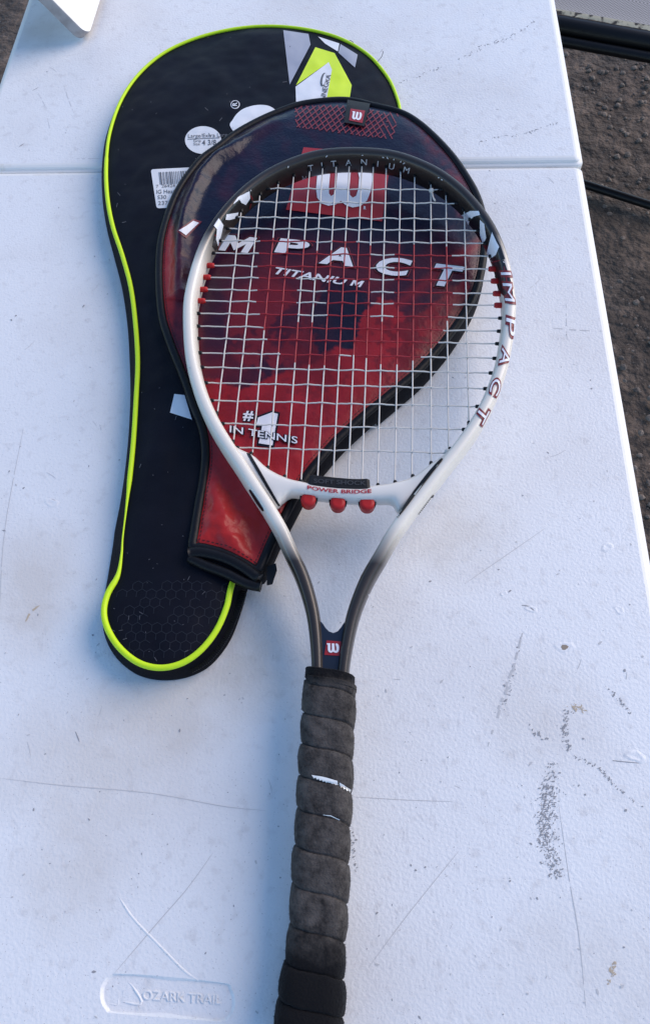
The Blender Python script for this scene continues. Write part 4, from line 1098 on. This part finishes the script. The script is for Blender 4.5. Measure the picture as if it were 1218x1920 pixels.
for ch, u, v, an in (('T', 582, 314, -.16), ('I', 603, 309, -.1), ('T', 625, 306, -.08), ('A', 653, 304, -.02), ('N', 682, 303, .04), ('I', 708, 306, .1), ('U', 734, 311, .18), ('M', 762, 318, .26)):
    ca, sa = math.cos(an), math.sin(an)
    text_decal('hoop_letter', ch, (u - 6 * sa, v + 6 * ca), (17 * ca, 17 * sa), (16 * sa, -16 * ca), RKB, M_LETTER, rk, off=.0004, center=True, res=4)
    text_decal('hoop_letter', ch, (1332 - u - 0, 337 - (v - 303) * .1 - 6), (-12 * ca, 0), (0, 11), RKB, M_LETTER, rk, off=.0004, center=True, res=4)
# black slots where arms meet the bridge
def strip(path, wpx, m, name, off=.0004):
    c = catmull([(u, v, 0) for u, v in path], 8); L_, R2 = [], []
    for i, p in enumerate(c):
        t = (c[min(i + 1, len(c) - 1)] - c[max(i - 1, 0)]).normalized(); e = wpx * .5 * (math.sin(math.pi * (i + .5) / len(c)) ** .35)
        L_.append((p.x - t.y * e, p.y + t.x * e)); R2.append((p.x + t.y * e, p.y - t.x * e))
    V2_ = L_ + R2; n = len(L_); tr = []
    for i in range(n - 1): tr += [(i, i + 1, n + i), (i + 1, n + i + 1, n + i)]
    VL, FL = lay(*fine(V2_, tr, 5), RKB, off)
    if FL: mesh_obj(name, VL, FL, m, rk)
strip([(458, 838), (478, 872), (500, 910), (525, 952)], 6, M_GROM, 'arm_slot'); strip([(829, 860), (808, 884), (780, 920), (762, 945), (744, 970)], 8, M_GROM, 'arm_slot')
strip([(468, 918), (482, 940), (494, 958)], 5, M_GROM, 'arm_slot'); strip([(812, 928), (796, 950), (779, 972)], 4, M_GROM, 'arm_slot')
for pth in ([(463, 362), (472, 372), (467, 392)], [(402, 440), (411, 452), (408, 468)], [(400, 488), (385, 530), (378, 560)], [(938, 488), (922, 492), (914, 496)], [(944, 500), (950, 530), (952, 545)]): strip(pth, 2.2, M_FRED, 'pinstripe')
# grip: helical wrap of worn felt-like overgrip
M_GRIP = mat('worn_grip_tape', (.060, .054, .050), .95, bump=(700, .8, .0010), sheen=.05, spec=.15)
n_ = M_GRIP.node_tree.nodes; l_ = M_GRIP.node_tree.links; tc_ = n_['Texture Coordinate']; bs = n_['Principled BSDF']
tn = n_.new('ShaderNodeTexNoise'); tn.inputs['Scale'].default_value = 120; tn.inputs['Detail'].default_value = 8; tn.inputs['Roughness'].default_value = .7; l_.new(tc_.outputs['Object'], tn.inputs[0])
rp = n_.new('ShaderNodeValToRGB'); l_.new(tn.outputs[0], rp.inputs[0]); rp.color_ramp.elements[0].position = .33; rp.color_ramp.elements[0].color = (.020, .018, .0175, 1); rp.color_ramp.elements[1].position = .7; rp.color_ramp.elements[1].color = (.105, .093, .084, 1)
sp = n_.new('ShaderNodeSeparateXYZ'); l_.new(tc_.outputs['Object'], sp.inputs[0])
ad = n_.new('ShaderNodeMath'); ad.operation = 'MULTIPLY_ADD'; l_.new(tn.outputs[0], ad.inputs[0]); ad.inputs[1].default_value = .02; l_.new(sp.outputs['Y'], ad.inputs[2])
mr = n_.new('ShaderNodeMapRange'); mr.inputs[1].default_value = .046; mr.inputs[2].default_value = .070; l_.new(ad.outputs[0], mr.inputs[0])
mr2 = n_.new('ShaderNodeMapRange'); mr2.inputs[1].default_value = .216; mr2.inputs[2].default_value = .209; l_.new(ad.outputs[0], mr2.inputs[0])
ml = n_.new('ShaderNodeMath'); ml.operation = 'MULTIPLY'; l_.new(mr.outputs[0], ml.inputs[0]); l_.new(mr2.outputs[0], ml.inputs[1])
mx = n_.new('ShaderNodeMixRGB'); l_.new(ml.outputs[0], mx.inputs[0]); mx.inputs[1].default_value = (.0065, .0062, .0072, 1); l_.new(rp.outputs[0], mx.inputs[2]); l_.new(mx.outputs[0], bs.inputs['Base Color'])
YT, YB0, PITCH = .2105, -.004, .0228
GW, GH = .0182, .0155; ns_, nr_ = 96, 520
GV = []; GFc = []
GK = [-RP(u, v, .004)[1] for u, v in ((580, 1224), (574, 1279), (567, 1334), (563, 1392), (560, 1451), (558, 1512), (549, 1582), (547, 1652), (542, 1728), (535, 1799), (530, 1868), (526, 1938), (520, 2008))]
for r in range(nr_ + 1):
    y = YT + (YB0 - YT) * r / nr_
    for k in range(ns_):
        an = 2 * math.pi * k / ns_; ca, sa = math.cos(an), math.sin(an); ex = 2 / 2.9
        th_ = (math.pi - an) % (2 * math.pi)
        ph = float(np.interp(-y, GK, range(len(GK)))) - th_ / (2 * math.pi) + .015 * fb(ca * 3, sa * 3, y * 60)
        fr = ph - math.floor(ph); turn = math.floor(ph)
        prf = .46 * min(1, fr / .03) ** .5 * min(1, (1 - fr) / .06) ** .6 + .54 * max(0, math.sin(math.pi * fr ** .9)) ** .55
        rad_ = .84 + .170 * prf + .02 * math.sin(turn * 2.3) + .022 * fb(ca * 2 + turn, sa * 2, y * 70) + .008 * fb(ca * 9, sa * 9, y * 400)
        if y > YT - .007: rad_ = .93 + .02 * fb(ca * 3, sa * 3, 1)
        fl = 1 + .17 * clampz((.045 - y) / .045); shx = -.0028 * clampz((.06 - y) / .06)
        cap = 1.0 if r > 1 else (.80 if r == 0 else .96)
        GV.append(Vector((shx + GW * rad_ * cap * fl * math.copysign(abs(ca) ** ex, ca), y + .0025 * ca * (1 if y > YT - .01 else 0) * -1, GH * rad_ * cap * fl * math.copysign(abs(sa) ** ex, sa))))
GFc = [(r * ns_ + k, (r + 1) * ns_ + k, (r + 1) * ns_ + (k + 1) % ns_, r * ns_ + (k + 1) % ns_) for r in range(nr_) for k in range(ns_)]
GFc += [tuple(range(ns_)), tuple(nr_ * ns_ + k for k in reversed(range(ns_)))]
gp = rmesh('grip_wrap', GV, GFc, M_GRIP)
bm = bmesh.new(); bm.from_mesh(gp.data); bmesh.ops.recalc_face_normals(bm, faces=bm.faces[:]); bm.to_mesh(gp.data); bm.free()
GB = bvh_of(toW(GV), GFc)
def zig(top, bot, n, amp):
    t = catmull([(u, v, 0) for u, v in top], 10); b = catmull([(u, v, 0) for u, v in bot], 10)
    return [(p.x, p.y) for p in t] + [(p.x, p.y + (amp if i % 2 else -amp)) for i, p in reversed(list(enumerate(resample(b, 3.0))))]
for lp in (zig([(584, 1453), (608, 1457), (632, 1464)], [(586, 1457), (606, 1464), (634, 1473)], 10, 1.4), zig([(636, 1467), (648, 1474), (657, 1480)], [(636, 1474), (646, 1480), (655, 1485)], 8, 1.6), [(606, 1527), (620, 1528.6), (637, 1536), (636, 1537.2), (620, 1530), (606, 1527.8)]):
    decal('exposed_tape', [lp], GB, M_TAPE, rk, off=.0004, res=4)
# fuzz standing off the worn tape
random.seed(11); V = []; Fc = []
for _ in range(9000):
    r = random.randrange(2, nr_ - 2); k = random.randrange(ns_); an = 2 * math.pi * k / ns_
    if math.sin(an) < -.5: continue
    p = GV[r * ns_ + k] + Vector((0, random.uniform(-.0002, .0002), 0)); nn = Vector((math.cos(an), random.gauss(0, .5), math.sin(an))).normalized()
    sd2 = nn.cross(Vector((random.gauss(0, 1), random.gauss(0, 1), random.gauss(0, 1)))).normalized() * .00009
    L_ = random.uniform(.0004, .0013); o = len(V); V += [p - sd2, p + sd2, p + nn * L_ + sd2 * random.gauss(0, 5)]; Fc.append((o, o + 1, o + 2))
rmesh('grip_fuzz', V, Fc, M_GRIP, kind='stuff', smooth=False)

# ------------------------------------------------------------------ prints belong to the part they sit on
def base(n): return n.split('.')[0]
def reparent(root, child_names, part_name, near=None, rmeshed=False):
    parts = [o for o in root.children if base(o.name) == part_name]
    if not parts: return
    p = parts[0]; W_ = RM if p.matrix_parent_inverse == ID4 and root is rk else ID4
    for o in list(root.children):
        if base(o.name) in child_names and o is not p:
            cw = RM if (root is rk and o.matrix_parent_inverse == ID4) else ID4
            o.parent = p; o.matrix_parent_inverse = W_.inverted() @ cw
reparent(bag, {'size_lettering', 'label_rule'}, 'size_label')
reparent(bag, {'barcode', 'sticker_lettering'}, 'barcode_sticker')
reparent(bag, {'honeycomb_emboss', 'head_print', 'registered_mark', 'lime_print', 'grey_print', 'white_print', 'fibre_lettering', 'fibre_mark', 'lint'}, 'top_panel')
reparent(bag, {'zip_teeth'}, 'side_gusset')
reparent(cov, {'tag_square', 'tag_w'}, 'brand_tag')
reparent(cov, {'letter', 'letter_outline', 'net_print', 'logo_square', 'logo_w', 'registered_mark', 'small_lettering', 'number_one_print', 'number_sign_print', 'tagline_print'}, 'printed_panel')
reparent(rk, {'badge_square', 'badge_w'}, 'throat_panel')
reparent(rk, {'damper_lettering'}, 'vibration_damper')
reparent(rk, {'bridge_lettering', 'bridge_peg', 'peg_socket'}, 'bridge')
reparent(rk, {'hoop_letter', 'letter', 'letter_outline', 'paint_block', 'paint_mark', 'paint_chip', 'pinstripe', 'arm_slot'}, 'frame')
reparent(rk, {'exposed_tape', 'grip_fuzz'}, 'grip_wrap')
